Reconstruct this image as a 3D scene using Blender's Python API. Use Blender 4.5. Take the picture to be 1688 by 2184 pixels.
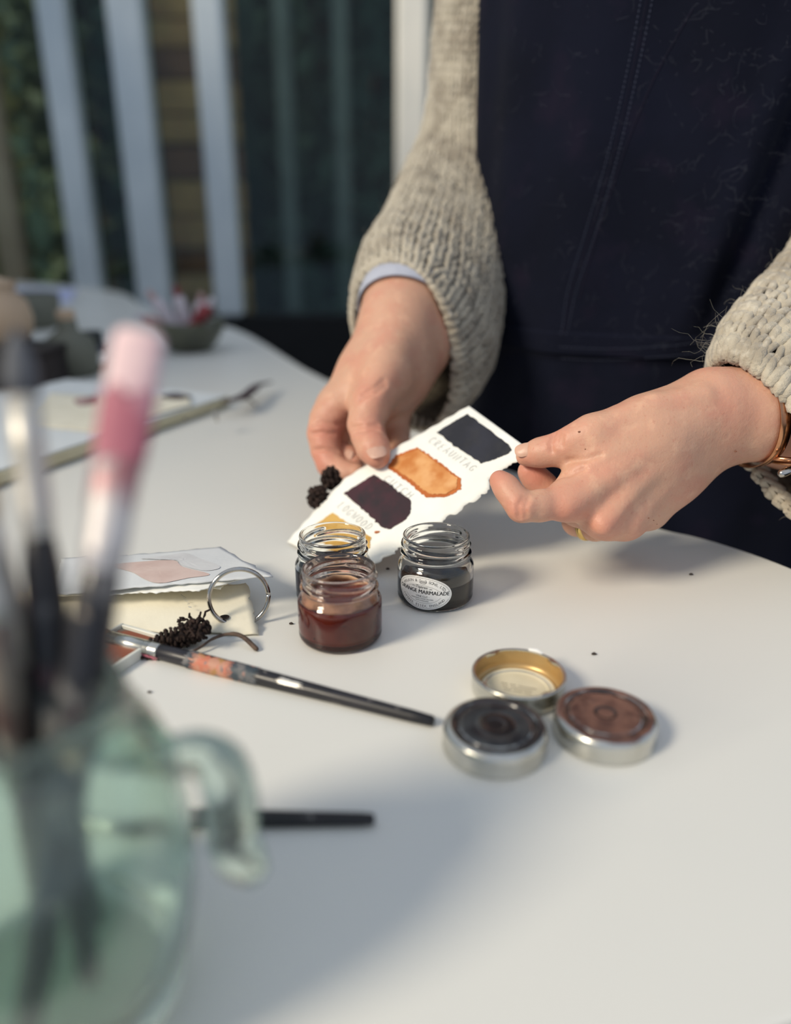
import bpy, math, random
import numpy as np
from mathutils import Vector, Matrix

random.seed(11)
RNG = np.random.default_rng(11)
for o in list(bpy.data.objects):
    bpy.data.objects.remove(o, do_unlink=True)
scene = bpy.context.scene
COL = scene.collection

# ------------------------------------------------------------------ camera
F, CX, CY = 1658.0, 844.0, 1092.0          # focal length and centre, in pixels of a 1688 x 2184 frame
PITCH, CAM_H = math.radians(20.4), 0.21    # the camera looks down 20 degrees, 21 cm above the table top
cam_d = bpy.data.cameras.new('camera')
cam = bpy.data.objects.new('camera', cam_d)
COL.objects.link(cam)
cam.location = (0, 0, CAM_H)
cam.rotation_euler = (math.pi / 2 - PITCH, 0, 0)
cam_d.sensor_fit = 'VERTICAL'
cam_d.sensor_height = 24.0
cam_d.lens = F / 2184.0 * 24.0
cam_d.clip_start = 0.01
cam_d.clip_end = 60
cam_d.dof.use_dof = True
cam_d.dof.focus_distance = 0.447
cam_d.dof.aperture_fstop = 1.75
scene.camera = cam

# ------------------------------------------------------------------ sky, sun, exposure
world = bpy.data.worlds.new('sky')
scene.world = world
world.use_nodes = True
wn = world.node_tree.nodes
wl = world.node_tree.links
wn.clear()
w_out = wn.new('ShaderNodeOutputWorld')
w_bg = wn.new('ShaderNodeBackground')
w_bg.inputs['Strength'].default_value = 0.66
w_tc = wn.new('ShaderNodeTexCoord')
w_no = wn.new('ShaderNodeTexNoise')
w_no.inputs['Scale'].default_value = 2.2
w_no.inputs['Detail'].default_value = 4
w_rp = wn.new('ShaderNodeValToRGB')
w_rp.color_ramp.elements[0].position = 0.38
w_rp.color_ramp.elements[0].color = (0.55, 0.72, 1.0, 1)
w_rp.color_ramp.elements[1].position = 0.68
w_rp.color_ramp.elements[1].color = (1.0, 1.0, 1.0, 1)
wl.new(w_tc.outputs['Generated'], w_no.inputs['Vector'])
wl.new(w_no.outputs['Fac'], w_rp.inputs['Fac'])
wl.new(w_rp.outputs['Color'], w_bg.inputs['Color'])
wl.new(w_bg.outputs['Background'], w_out.inputs['Surface'])

sun_d = bpy.data.lights.new('sun', 'SUN')
sun_d.energy = 3.3
sun_d.angle = math.radians(16)
sun_d.color = (1.0, 0.885, 0.70)
sun = bpy.data.objects.new('sun', sun_d)
COL.objects.link(sun)
sun.rotation_euler = Vector((0.80, 0.50, -0.66)).to_track_quat('-Z', 'Y').to_euler()

scene.view_settings.view_transform = 'Standard'
scene.view_settings.look = 'None'
scene.view_settings.gamma = 1.0
scene.view_settings.use_curve_mapping = False
scene.view_settings.exposure = -0.08

# ------------------------------------------------------------------ geometry helpers
_c, _s = math.cos(PITCH), math.sin(PITCH)
FWD, UP, RT, EYE = np.array([0, _c, -_s]), np.array([0, _s, _c]), np.array([1.0, 0, 0]), np.array([0, 0, CAM_H])


def at(x, y, d):
    """A point of the place from where the photograph shows it and how far away it is."""
    return EYE + d * (FWD + (x - CX) / F * RT - (y - CY) / F * UP)


def T(x, y, z=0.0):
    """The point at height z above the table top that the photograph shows at x, y."""
    r = FWD + (x - CX) / F * RT - (y - CY) / F * UP
    return EYE + r * (z - CAM_H) / r[2]


def new_mesh(name, verts, faces, mats, smooth=True, mat_idx=None):
    me = bpy.data.meshes.new(name)
    verts = np.asarray(verts, dtype=np.float32).reshape(-1, 3)
    if isinstance(faces, np.ndarray):
        n, k = faces.shape
        me.vertices.add(len(verts))
        me.vertices.foreach_set('co', verts.ravel())
        me.loops.add(n * k)
        me.loops.foreach_set('vertex_index', faces.astype(np.int32).ravel())
        me.polygons.add(n)
        me.polygons.foreach_set('loop_start', np.arange(0, n * k, k, dtype=np.int32))
        me.polygons.foreach_set('loop_total', np.full(n, k, dtype=np.int32))
    else:
        me.from_pydata([tuple(map(float, v)) for v in verts], [], [tuple(f) for f in faces])
    me.update(calc_edges=True)
    if smooth:
        me.polygons.foreach_set('use_smooth', np.ones(len(me.polygons), dtype=bool))
    for m in (mats if isinstance(mats, (list, tuple)) else [mats]):
        me.materials.append(m)
    if mat_idx is not None:
        me.polygons.foreach_set('material_index', np.asarray(mat_idx, dtype=np.int32))
    me.validate()
    return me


def obj(name, verts, faces, mat, parent=None, smooth=True, loc=None, mat_idx=None):
    o = bpy.data.objects.new(name, new_mesh(name, verts, faces, mat, smooth, mat_idx))
    COL.objects.link(o)
    if loc is not None:
        o.location = loc
    if parent is not None:
        o.parent = parent
    return o


def link_copy(src, parent=None, loc=None):
    c = src.copy()
    COL.objects.link(c)
    c.parent = parent
    if loc is not None:
        c.location = loc
    return c


def thing(name, label, cat, loc=(0, 0, 0), group=None):
    o = bpy.data.objects.new(name, None)
    o.empty_display_size = 0.02
    COL.objects.link(o)
    o.location = loc
    return tag(o, label, cat, group)


def tag(o, label=None, cat=None, group=None, kind=None):
    if label:
        o['label'] = label
    if cat:
        o['category'] = cat
    if group:
        o['group'] = group
    if kind:
        o['kind'] = kind
    return o


class MB:
    """Collects shapes into one mesh."""
    def __init__(self):
        self.v, self.f, self.n = [], [], 0

    def add(self, v, f):
        v = np.asarray(v, float).reshape(-1, 3)
        self.v.append(v)
        self.f += [tuple(int(i) + self.n for i in q) for q in f]
        self.n += len(v)
        return self

    def box(self, lo, hi, M=None, bev=0.0):
        x0, y0, z0 = lo
        x1, y1, z1 = hi
        if bev <= 0:
            v = [(x, y, z) for z in (z0, z1) for x, y in ((x0, y0), (x1, y0), (x1, y1), (x0, y1))]
            f = [(0, 3, 2, 1), (4, 5, 6, 7), (0, 1, 5, 4), (1, 2, 6, 5), (2, 3, 7, 6), (3, 0, 4, 7)]
        else:
            b = bev
            rings = []
            for z, i in ((z0, b), (z0 + b, 0), (z1 - b, 0), (z1, b)):
                rings.append([(x0 + b + i * 0.6, y0 + i, z), (x1 - b - i * 0.6, y0 + i, z), (x1 - i, y0 + b + i * 0.6, z), (x1 - i, y1 - b - i * 0.6, z),
                              (x1 - b - i * 0.6, y1 - i, z), (x0 + b + i * 0.6, y1 - i, z), (x0 + i, y1 - b - i * 0.6, z), (x0 + i, y0 + b + i * 0.6, z)])
            v = [p for r in rings for p in r]
            f = [tuple(range(7, -1, -1)), tuple(range(24, 32))]
            for k in range(3):
                f += [(k * 8 + i, k * 8 + (i + 1) % 8, k * 8 + 8 + (i + 1) % 8, k * 8 + 8 + i) for i in range(8)]
        v = np.array(v, float)
        if M is not None:
            v = v @ np.array(M)[:3, :3].T + np.array(M)[:3, 3]
        return self.add(v, f)

    def tube(self, pts, radii, n=10, cap=True, flat=None):
        v, f = tube_geo(pts, radii, n, cap, flat)
        return self.add(v, f)

    def build(self, name, mat, parent=None, smooth=True, loc=None):
        return obj(name, np.concatenate(self.v), self.f, mat, parent, smooth, loc)


def unit(a):
    a = np.asarray(a, float)
    return a / (np.linalg.norm(a) + 1e-12)


def tube_geo(pts, radii, n=10, cap=True, flat=None):
    """A swept tube with round ends; flat = (vector, factor) squeezes it along a direction."""
    P = np.asarray(pts, float)
    R = np.broadcast_to(np.asarray(radii, float), (len(P),)).copy()
    tan = np.gradient(P, axis=0)
    tan /= np.linalg.norm(tan, axis=1)[:, None] + 1e-12
    if cap:
        a, b = P[0].copy(), P[-1].copy()
        ta, tb = tan[0], tan[-1]
        ra, rb = R[0], R[-1]
        P = np.vstack([a - ta * ra * .95, a - ta * ra * .7, P, b + tb * rb * .7, b + tb * rb * .95])
        R = np.concatenate([[ra * .18, ra * .7], R, [rb * .7, rb * .18]])
        tan = np.vstack([ta, ta, tan, tb, tb])
    nrm = np.cross(tan[0], [0.3, 0.2, 0.93])
    if np.linalg.norm(nrm) < 1e-3:
        nrm = np.cross(tan[0], [1, 0, 0])
    nrm = unit(nrm)
    V = []
    ang = np.linspace(0, 2 * np.pi, n, endpoint=False)
    for p, t, r in zip(P, tan, R):
        nrm = unit(nrm - t * (nrm @ t))
        bi = np.cross(t, nrm)
        off = r * (np.cos(ang)[:, None] * nrm + np.sin(ang)[:, None] * bi)
        if flat is not None:
            fv, k = flat
            fv = unit(fv)
            off = off - (1 - k) * (off @ fv)[:, None] * fv
        V.append(p + off)
    m = len(P)
    f = [(k * n + i, k * n + (i + 1) % n, (k + 1) * n + (i + 1) % n, (k + 1) * n + i) for k in range(m - 1) for i in range(n)]
    f += [tuple(range(n - 1, -1, -1)), tuple(range((m - 1) * n, m * n))]
    return np.concatenate(V), f


def lathe(profile, n=48, close_bottom=False, close_top=False, wob=None):
    """Revolve (r, z) points about the z axis."""
    pr = np.asarray(profile, float)
    ang = np.linspace(0, 2 * np.pi, n, endpoint=False)
    m = len(pr)
    r = pr[:, 0][:, None] * np.ones(n)
    z = pr[:, 1][:, None] * np.ones(n)
    if wob is not None:
        r, z = wob(r, z, ang[None, :])
    V = np.stack([r * np.cos(ang), r * np.sin(ang), z], -1).reshape(-1, 3)
    f = [(k * n + i, k * n + (i + 1) % n, (k + 1) * n + (i + 1) % n, (k + 1) * n + i) for k in range(m - 1) for i in range(n)]
    if close_bottom:
        f.append(tuple(range(n - 1, -1, -1)))
    if close_top:
        f.append(tuple(range((m - 1) * n, m * n)))
    return V, f


def catmull(pts, n=8, closed=False):
    P = np.asarray(pts, float)
    out = []
    m = len(P)
    for i in range(m if closed else m - 1):
        p0 = P[(i - 1) % m] if closed or i > 0 else 2 * P[0] - P[1]
        p1, p2 = P[i], P[(i + 1) % m]
        p3 = P[(i + 2) % m] if closed or i + 2 < m else 2 * P[-1] - P[-2]
        for t in np.linspace(0, 1, n, endpoint=False):
            out.append(.5 * ((2 * p1) + (-p0 + p2) * t + (2 * p0 - 5 * p1 + 4 * p2 - p3) * t * t + (-p0 + 3 * p1 - 3 * p2 + p3) * t ** 3))
    if not closed:
        out.append(P[-1])
    return np.array(out)


def basis(zdir, xhint=(1, 0, 0)):
    z = unit(zdir)
    x = np.asarray(xhint, float)
    x = unit(x - z * (x @ z))
    y = np.cross(z, x)
    return np.stack([x, y, z], 1)


def orient(o, R, loc):
    M = Matrix(((R[0][0], R[0][1], R[0][2], loc[0]), (R[1][0], R[1][1], R[1][2], loc[1]), (R[2][0], R[2][1], R[2][2], loc[2]), (0, 0, 0, 1)))
    o.matrix_world = M


# ------------------------------------------------------------------ materials
def srgb(r, g, b):
    def l(c):
        c /= 255.0
        return c / 12.92 if c <= .04045 else ((c + .055) / 1.055) ** 2.4
    return (l(r), l(g), l(b), 1.0)


MATS = {}


def pmat(name, col, rough=.5, metal=0.0, spec=.5, noise=None, bump=None, trans=0.0, ior=1.45, sss=None, coat=0.0, sheen=0.0, alpha=None):
    """Principled material; noise = (second colour, scale, low, high[, detail]); bump = (scale, strength, distance)."""
    m = bpy.data.materials.new(name)
    m.use_nodes = True
    nt = m.node_tree
    b = nt.nodes['Principled BSDF']
    b.inputs['Base Color'].default_value = col
    b.inputs['Roughness'].default_value = rough
    b.inputs['Metallic'].default_value = metal
    b.inputs['Specular IOR Level'].default_value = spec
    b.inputs['IOR'].default_value = ior
    b.inputs['Transmission Weight'].default_value = trans
    b.inputs['Coat Weight'].default_value = coat
    b.inputs['Sheen Weight'].default_value = sheen
    if sss:
        b.inputs['Subsurface Weight'].default_value = sss[0]
        b.inputs['Subsurface Radius'].default_value = sss[1]
        b.inputs['Subsurface Scale'].default_value = sss[2]
    tc = nt.nodes.new('ShaderNodeTexCoord')
    if noise:
        for k, ns in enumerate(noise if isinstance(noise, list) else [noise]):
            n = nt.nodes.new('ShaderNodeTexNoise')
            n.inputs['Scale'].default_value = ns[1]
            n.inputs['Detail'].default_value = ns[4] if len(ns) > 4 else 4
            nt.links.new(tc.outputs['Object'], n.inputs['Vector'])
            mr = nt.nodes.new('ShaderNodeMapRange')
            mr.inputs['From Min'].default_value = ns[2]
            mr.inputs['From Max'].default_value = ns[3]
            nt.links.new(n.outputs['Fac'], mr.inputs['Value'])
            mx = nt.nodes.new('ShaderNodeMix')
            mx.data_type = 'RGBA'
            old = b.inputs['Base Color'].links[0].from_socket if b.inputs['Base Color'].links else None
            if old:
                nt.links.new(old, mx.inputs['A'])
            else:
                mx.inputs['A'].default_value = col
            mx.inputs['B'].default_value = ns[0]
            nt.links.new(mr.outputs['Result'], mx.inputs['Factor'])
            nt.links.new(mx.outputs['Result'], b.inputs['Base Color'])
    if bump:
        prev = None
        for bs in (bump if isinstance(bump, list) else [bump]):
            n = nt.nodes.new('ShaderNodeTexNoise')
            n.inputs['Scale'].default_value = bs[0]
            n.inputs['Detail'].default_value = 3
            nt.links.new(tc.outputs['Object'], n.inputs['Vector'])
            bp = nt.nodes.new('ShaderNodeBump')
            bp.inputs['Strength'].default_value = bs[1]
            bp.inputs['Distance'].default_value = bs[2]
            nt.links.new(n.outputs['Fac'], bp.inputs['Height'])
            if prev:
                nt.links.new(prev.outputs['Normal'], bp.inputs['Normal'])
            nt.links.new(bp.outputs['Normal'], b.inputs['Normal'])
            prev = bp
    MATS[name] = m
    return m


def flush(mat, col):
    """lets a mesh attribute redden the skin over the knuckles and finger ends"""
    nt = mat.node_tree
    b = nt.nodes['Principled BSDF']
    at_ = nt.nodes.new('ShaderNodeAttribute')
    at_.attribute_name = 'flush'
    mx = nt.nodes.new('ShaderNodeMix')
    mx.data_type = 'RGBA'
    mx.inputs['B'].default_value = col
    nt.links.new(b.inputs['Base Color'].links[0].from_socket, mx.inputs['A'])
    nt.links.new(at_.outputs['Fac'], mx.inputs['Factor'])
    nt.links.new(mx.outputs['Result'], b.inputs['Base Color'])


def M(name):
    return MATS[name]


pmat('table_white', srgb(226, 224, 217), .36, spec=.35, noise=(srgb(219, 219, 214), 3, .35, .7), bump=(1400, .03, .0004))
pmat('table_edge', srgb(196, 194, 186), .4, noise=(srgb(180, 178, 170), 9, .3, .7))
pmat('black_metal', srgb(28, 28, 30), .45, noise=(srgb(40, 40, 42), 30, .4, .7))
pmat('floor_dark', srgb(26, 27, 29), .8, noise=(srgb(15, 15, 17), 4, .3, .7), bump=(60, .2, .003))
pmat('plinth_dark', srgb(20, 20, 22), .75, noise=(srgb(10, 11, 13), 6, .3, .7))
pmat('frame_white', srgb(216, 224, 226), .4, noise=(srgb(200, 210, 214), 5, .35, .7))
pmat('frame_cream', srgb(238, 234, 222), .4, noise=(srgb(226, 224, 214), 5, .35, .7))
pmat('timber', srgb(176, 142, 90), .75, noise=[(srgb(140, 104, 68), 6, .35, .7), (srgb(160, 136, 84), 25, .4, .7)], bump=(40, .4, .004))
pmat('timber_dark', srgb(122, 88, 62), .75, noise=[(srgb(92, 66, 46), 7, .35, .7)], bump=(40, .4, .004))
pmat('leaf_dark', srgb(66, 92, 80), .7, spec=.15, noise=(srgb(40, 62, 54), 2.2, .35, .65))
pmat('leaf_olive', srgb(186, 178, 110), .65, spec=.2, noise=(srgb(110, 112, 68), 3, .35, .65))
pmat('leaf_mid', srgb(96, 110, 76), .65, spec=.2, noise=(srgb(58, 74, 60), 3, .35, .65))
pmat('upright_grey', srgb(84, 98, 94), .7, noise=(srgb(70, 84, 80), 6, .4, .7))
pmat('silver', srgb(214, 212, 204), .24, metal=1.0, noise=(srgb(188, 184, 172), 60, .4, .7), bump=(140, .06, .0006))
pmat('chrome', srgb(196, 192, 186), .14, metal=1.0, noise=(srgb(150, 142, 132), 120, .4, .7))
pmat('gold_lacquer', srgb(206, 170, 112), .35, metal=.55, noise=(srgb(186, 158, 112), 40, .35, .7))
pmat('seal_cream', srgb(222, 212, 184), .5, noise=(srgb(206, 196, 168), 60, .35, .7))
pmat('print_grey', srgb(112, 96, 78), .6, noise=(srgb(128, 112, 92), 300, .4, .7))
pmat('paper', srgb(240, 240, 234), .85, spec=.2, noise=(srgb(228, 228, 221), 35, .35, .75), bump=[(260, .22, .0006), (1100, .2, .0003)])
pmat('paper_blue', srgb(214, 217, 218), .85, spec=.2, noise=(srgb(202, 205, 208), 30, .35, .75), bump=(400, .25, .0005))
pmat('paper_cream', srgb(236, 230, 210), .85, spec=.2, noise=(srgb(226, 219, 198), 30, .35, .75), bump=(400, .25, .0005))
pmat('ink', srgb(58, 58, 62), .7, noise=(srgb(96, 96, 100), 500, .35, .7))
pmat('pencil', srgb(158, 160, 160), .8, noise=(srgb(196, 198, 196), 500, .35, .65))
pmat('print_black', srgb(24, 24, 26), .5, noise=(srgb(44, 44, 46), 800, .4, .7))
pmat('label_white', srgb(240, 240, 238), .45, noise=(srgb(230, 230, 228), 200, .4, .7))
pmat('sw_navy', srgb(34, 36, 48), .55, noise=[(srgb(24, 26, 36), 40, .4, .6), (srgb(42, 42, 46), 90, .5, .75)])
pmat('sw_ochre', srgb(214, 154, 94), .6, noise=[(srgb(190, 116, 52), 55, .42, .62), (srgb(222, 170, 116), 90, .5, .8)])
pmat('sw_ochre_rim', srgb(176, 92, 34), .6, noise=(srgb(196, 112, 48), 90, .4, .7))
pmat('sw_maroon', srgb(58, 26, 36), .5, noise=[(srgb(34, 24, 30), 55, .42, .62), (srgb(84, 30, 46), 70, .55, .8)])
pmat('sw_gold', srgb(206, 166, 90), .6, noise=(srgb(182, 138, 58), 70, .4, .65))
pmat('sw_pink', srgb(208, 187, 179), .75, noise=(srgb(198, 174, 166), 60, .4, .65))
pmat('sw_grey', srgb(206, 207, 208), .75, noise=(srgb(196, 197, 199), 60, .4, .65))
pmat('cone_black', srgb(60, 47, 42), .85, spec=.2, noise=(srgb(34, 27, 25), 300, .35, .65), bump=(900, .4, .0006))
pmat('twig', srgb(98, 80, 68), .75, noise=(srgb(66, 52, 46), 260, .35, .65), bump=(700, .5, .0005))
pmat('paint_grey', srgb(64, 66, 68), .3, noise=[(srgb(40, 40, 44), 110, .4, .6), (srgb(92, 86, 80), 160, .58, .8)], coat=.4)
pmat('paint_brown', srgb(122, 88, 76), .35, noise=[(srgb(88, 62, 56), 120, .4, .6), (srgb(150, 112, 96), 150, .56, .8)], coat=.3)
pmat('paint_dark', srgb(40, 36, 36), .25, noise=(srgb(62, 50, 48), 140, .4, .7), coat=.5)
pmat('skin', srgb(206, 161, 136), .45, spec=.4, noise=[(srgb(204, 146, 124), 45, .45, .75), (srgb(222, 178, 150), 110, .55, .85), (srgb(196, 138, 116), 420, .62, .8)],
     bump=[(150, .35, .0010), (620, .40, .00045), (1500, .3, .0003)], sss=(.28, (1.0, .38, .22), .0035))
flush(MATS['skin'], srgb(202, 132, 112))
pmat('nail', srgb(206, 164, 142), .36, spec=.35, noise=(srgb(214, 176, 154), 150, .4, .7), sss=(.2, (1, .5, .4), .002))
pmat('nail_pale', srgb(196, 156, 138), .42, spec=.3, noise=(srgb(208, 170, 152), 150, .4, .7))
pmat('freckle', srgb(122, 78, 60), .6, noise=(srgb(140, 92, 70), 900, .4, .7))
pmat('wool', srgb(190, 181, 163), .9, spec=.12, noise=[(srgb(160, 150, 134), 45, .42, .62), (srgb(210, 202, 186), 160, .55, .8)], bump=[(420, .8, .0012), (1500, .6, .0005)], sheen=.3)
pmat('wool_shade', srgb(112, 104, 92), .95, spec=.1, noise=(srgb(84, 78, 68), 200, .4, .65))  # darker copy of the wool; shade between stitches put into its colour
pmat('fibre', srgb(206, 200, 186), .7, noise=(srgb(176, 168, 152), 200, .4, .7))
pmat('lint', srgb(124, 127, 136), .8, noise=(srgb(96, 102, 116), 60, .4, .7))
pmat('shirt', srgb(178, 182, 196), .8, noise=(srgb(166, 170, 186), 90, .4, .7), bump=(900, .2, .0005))
pmat('apron', srgb(19, 22, 36), .9, spec=.1, noise=[(srgb(16, 19, 31), 14, .4, .65), (srgb(28, 25, 40), 25, .55, .75)], bump=[(26, .25, .006), (1700, .35, .0004)], sheen=.02)
pmat('apron_seam', srgb(26, 24, 40), .85, spec=.18, noise=(srgb(23, 23, 37), 40, .4, .65), bump=(1500, .3, .0004))
pmat('thread', srgb(74, 80, 102), .7, noise=(srgb(58, 64, 84), 400, .4, .7))
pmat('rose_gold', srgb(206, 150, 112), .2, metal=1.0, noise=(srgb(180, 120, 84), 90, .4, .7))
pmat('ring_gold', srgb(226, 198, 130), .2, metal=1.0, noise=(srgb(206, 174, 104), 120, .4, .7))
pmat('handle_black', srgb(20, 20, 24), .42, coat=.12, noise=[(srgb(120, 116, 112), 110, .62, .66), (srgb(38, 36, 44), 25, .45, .7)])
pmat('handle_painted', srgb(30, 29, 33), .35, coat=.3, noise=[(srgb(110, 106, 104), 55, .56, .62), (srgb(176, 160, 140), 90, .64, .70), (srgb(96, 58, 66), 40, .62, .7)])
pmat('handle_navy', srgb(16, 24, 40), .35, coat=.3, noise=(srgb(40, 42, 54), 50, .55, .66))
pmat('handle_streaky', srgb(132, 122, 112), .5, noise=[(srgb(84, 60, 58), 45, .5, .6), (srgb(120, 128, 96), 60, .58, .66), (srgb(188, 184, 178), 50, .6, .7)])
pmat('handle_pale', srgb(160, 160, 160), .4, noise=(srgb(122, 122, 124), 40, .42, .66))
pmat('ferrule_paint', srgb(210, 207, 200), .45, metal=.6, noise=[(srgb(188, 176, 150), 60, .5, .7), (srgb(150, 70, 74), 70, .66, .74)])
pmat('ferrule_pink', srgb(206, 200, 198), .48, metal=.45, noise=[(srgb(164, 112, 116), 45, .48, .6), (srgb(176, 100, 84), 60, .6, .72), (srgb(222, 218, 216), 50, .6, .7)])
pmat('smear_orange', srgb(186, 136, 114), .6, noise=[(srgb(190, 112, 88), 140, .45, .58), (srgb(168, 126, 78), 190, .52, .62), (srgb(120, 112, 112), 230, .58, .66)])
pmat('smear_teal', srgb(58, 68, 76), .55, noise=[(srgb(112, 110, 110), 190, .48, .6), (srgb(150, 110, 98), 260, .6, .68)])
pmat('smear_pink', srgb(178, 104, 118), .55, noise=[(srgb(206, 160, 170), 60, .48, .66)])
pmat('bristle_pink', srgb(242, 212, 210), .8, noise=[(srgb(226, 184, 190), 40, .45, .7), (srgb(232, 208, 200), 90, .5, .7)], bump=(600, .4, .0006))
pmat('bristle_grey', srgb(98, 100, 104), .8, noise=(srgb(72, 74, 80), 80, .4, .7), bump=(700, .4, .0006))
pmat('bristle_tan', srgb(170, 140, 100), .8, noise=(srgb(120, 90, 64), 80, .4, .7), bump=(700, .4, .0006))
pmat('board_white', srgb(222, 226, 226), .7, noise=(srgb(210, 215, 217), 12, .35, .7))
pmat('board_edge', srgb(214, 206, 176), .75, noise=(srgb(196, 188, 158), 18, .35, .7))
pmat('stain_red', srgb(140, 92, 92), .7, noise=(srgb(196, 170, 166), 60, .45, .65))
pmat('petal_dark', srgb(62, 34, 42), .7, noise=(srgb(36, 24, 32), 60, .4, .65))
pmat('stone_cream', srgb(196, 172, 146), .6, noise=(srgb(176, 150, 124), 8, .35, .7), bump=(70, .2, .002))
pmat('box_brown', srgb(38, 26, 26), .6, noise=(srgb(26, 19, 20), 10, .35, .7))
pmat('sage', srgb(118, 118, 104), .6, noise=(srgb(92, 94, 84), 10, .35, .7))
pmat('glaze_olive', srgb(98, 98, 78), .3, coat=.3, noise=(srgb(66, 68, 56), 14, .35, .7))
pmat('ink_blue', srgb(30, 30, 62), .2, coat=.4, noise=(srgb(20, 20, 40), 30, .35, .7))
pmat('cap_black', srgb(24, 30, 34), .4, noise=(srgb(34, 42, 46), 30, .35, .7))
pmat('tube_white', srgb(214, 206, 212), .45, noise=(srgb(196, 184, 190), 30, .35, .7))
pmat('tube_red', srgb(150, 62, 66), .45, noise=(srgb(126, 48, 54), 30, .35, .7))
pmat('tube_pink', srgb(196, 160, 156), .45, noise=(srgb(178, 140, 140), 30, .35, .7))
pmat('lavender', srgb(194, 200, 232), .7, noise=(srgb(182, 188, 222), 10, .35, .7))
pmat('tray_white', srgb(226, 226, 216), .45, noise=(srgb(212, 212, 200), 40, .35, .7))
pmat('tray_brown', srgb(132, 70, 46), .5, noise=(srgb(84, 96, 88), 70, .5, .66))
pmat('crumb', srgb(60, 50, 46), .8, noise=(srgb(40, 32, 30), 900, .4, .7))


def glass_mat(name, col, rough=0.0, ior=1.48, bump=None):
    m = pmat(name, col, rough, trans=1.0, ior=ior, bump=bump, noise=(tuple(c * .97 for c in col[:3]) + (1,), 40, .4, .7))
    return m


glass_mat('jar_glass', (.97, .98, .97, 1), bump=(90, .05, .0006))
glass_mat('jar_glass_pink', (.93, .84, .81, 1), bump=(90, .05, .0006))
glass_mat('cup_glass', srgb(226, 243, 235), .13, bump=(60, .2, .002))
MATS['cup_glass'].node_tree.nodes['Principled BSDF'].inputs['Transmission Weight'].default_value = .95
pmat('liquid_black', (.012, .013, .017, 1), .06, trans=1.0, ior=1.34, noise=((.018, .020, .025, 1), 60, .4, .7))
pmat('liquid_plum', (.035, .014, .018, 1), .06, trans=1.0, ior=1.34, noise=((.022, .010, .013, 1), 60, .4, .7))
pmat('liquid_red', srgb(150, 66, 50), .12, trans=.45, ior=1.34, noise=[(srgb(112, 40, 36), 50, .42, .66), (srgb(160, 96, 72), 30, .55, .8)])
pmat('residue', srgb(196, 160, 128), .6, noise=(srgb(150, 112, 88), 120, .45, .68))
pmat('murky_water', srgb(120, 120, 112), .15, trans=.6, ior=1.33, noise=(srgb(80, 84, 82), 30, .4, .65))

# window glass: a thin clear pane
pane_m = bpy.data.materials.new('window_glass')
pane_m.use_nodes = True
_nt = pane_m.node_tree
_nt.nodes.clear()
_o = _nt.nodes.new('ShaderNodeOutputMaterial')
_mx = _nt.nodes.new('ShaderNodeMixShader')
_tr = _nt.nodes.new('ShaderNodeBsdfTransparent')
_tr.inputs['Color'].default_value = (.93, .97, .96, 1)
_gl = _nt.nodes.new('ShaderNodeBsdfGlossy')
_gl.inputs['Roughness'].default_value = .02
_mx.inputs['Fac'].default_value = .018
_nt.links.new(_tr.outputs['BSDF'], _mx.inputs[1])
_nt.links.new(_gl.outputs['BSDF'], _mx.inputs[2])
_nt.links.new(_mx.outputs['Shader'], _o.inputs['Surface'])
MATS['window_glass'] = pane_m

# ------------------------------------------------------------------ the setting
FLOOR_Z = -0.76
mb = MB().box((-5, -2, FLOOR_Z - .05), (5, 3.55, FLOOR_Z))
tag(mb.build('floor', M('floor_dark'), smooth=False), 'dark floor under the white table', kind='structure')
WALL_Y = 3.40
mb = MB().box((-2.75, -.62, FLOOR_Z), (-2.62, 3.34, 2.5))  # unseen wall, added to keep the sun off the far table
tag(mb.build('shade_wall_left', M('frame_white'), smooth=False), 'plain pale wall added out of view at left to shade the far table', kind='structure')
mb = MB().box((-5, WALL_Y - .06, FLOOR_Z), (5, WALL_Y + .12, -.16))
tag(mb.build('wall_back', M('plinth_dark'), smooth=False), 'low black wall under the tall glazing', kind='structure')
win = tag(bpy.data.objects.new('window_1', None), 'tall white-framed glazing behind the table', kind='structure')
COL.objects.link(win)
mull = [(-3.0, .11, 0), (-2.35, .11, 0), (-1.83, .11, 0), (-1.286, .105, 0), (-1.014, .13, 0), (-.703, .11, 0), (.063, .12, 1), (.83, .11, 0), (1.6, .11, 0), (2.4, .11, 0)]
for x, w, k in mull:
    MB().box((x - w / 2, WALL_Y - .05, -.16), (x + w / 2, WALL_Y + .05, 2.3), bev=.012).build('mullion', M('frame_cream' if k else 'frame_white'), win, smooth=False)
MB().box((-5, WALL_Y - .05, 2.3), (5, WALL_Y + .05, 2.42)).build('head_rail', M('frame_white'), win, smooth=False)
for (xa, wa, _), (xb, wb, _) in zip(mull[:-1], mull[1:]):
    MB().box((xa + wa / 2 - .005, WALL_Y - .004, -.16), (xb - wb / 2 + .005, WALL_Y + .004, 2.3)).build('pane', M('window_glass'), win, smooth=False)
tw = tag(bpy.data.objects.new('wall_timber', None), 'stacked brown timber planks seen through the narrow pane', kind='structure')
COL.objects.link(tw)
zz = FLOOR_Z
k = 0
while zz < 2.25:
    h = random.uniform(.105, .15)
    dy = random.uniform(-.015, .015)
    MB().box((-.99, WALL_Y + .22 + dy, zz), (-.66, WALL_Y + .30 + dy, zz + h - .008), bev=.008).build('plank', M('timber' if k % 3 else 'timber_dark'), tw, smooth=False)
    zz += h
    k += 1
mb = MB().box((-9, 3.55, FLOOR_Z - .06), (9, 12, FLOOR_Z - .01))
tag(mb.build('ground', M('leaf_dark'), smooth=False), 'dark garden ground beyond the glazing', kind='structure')


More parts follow.
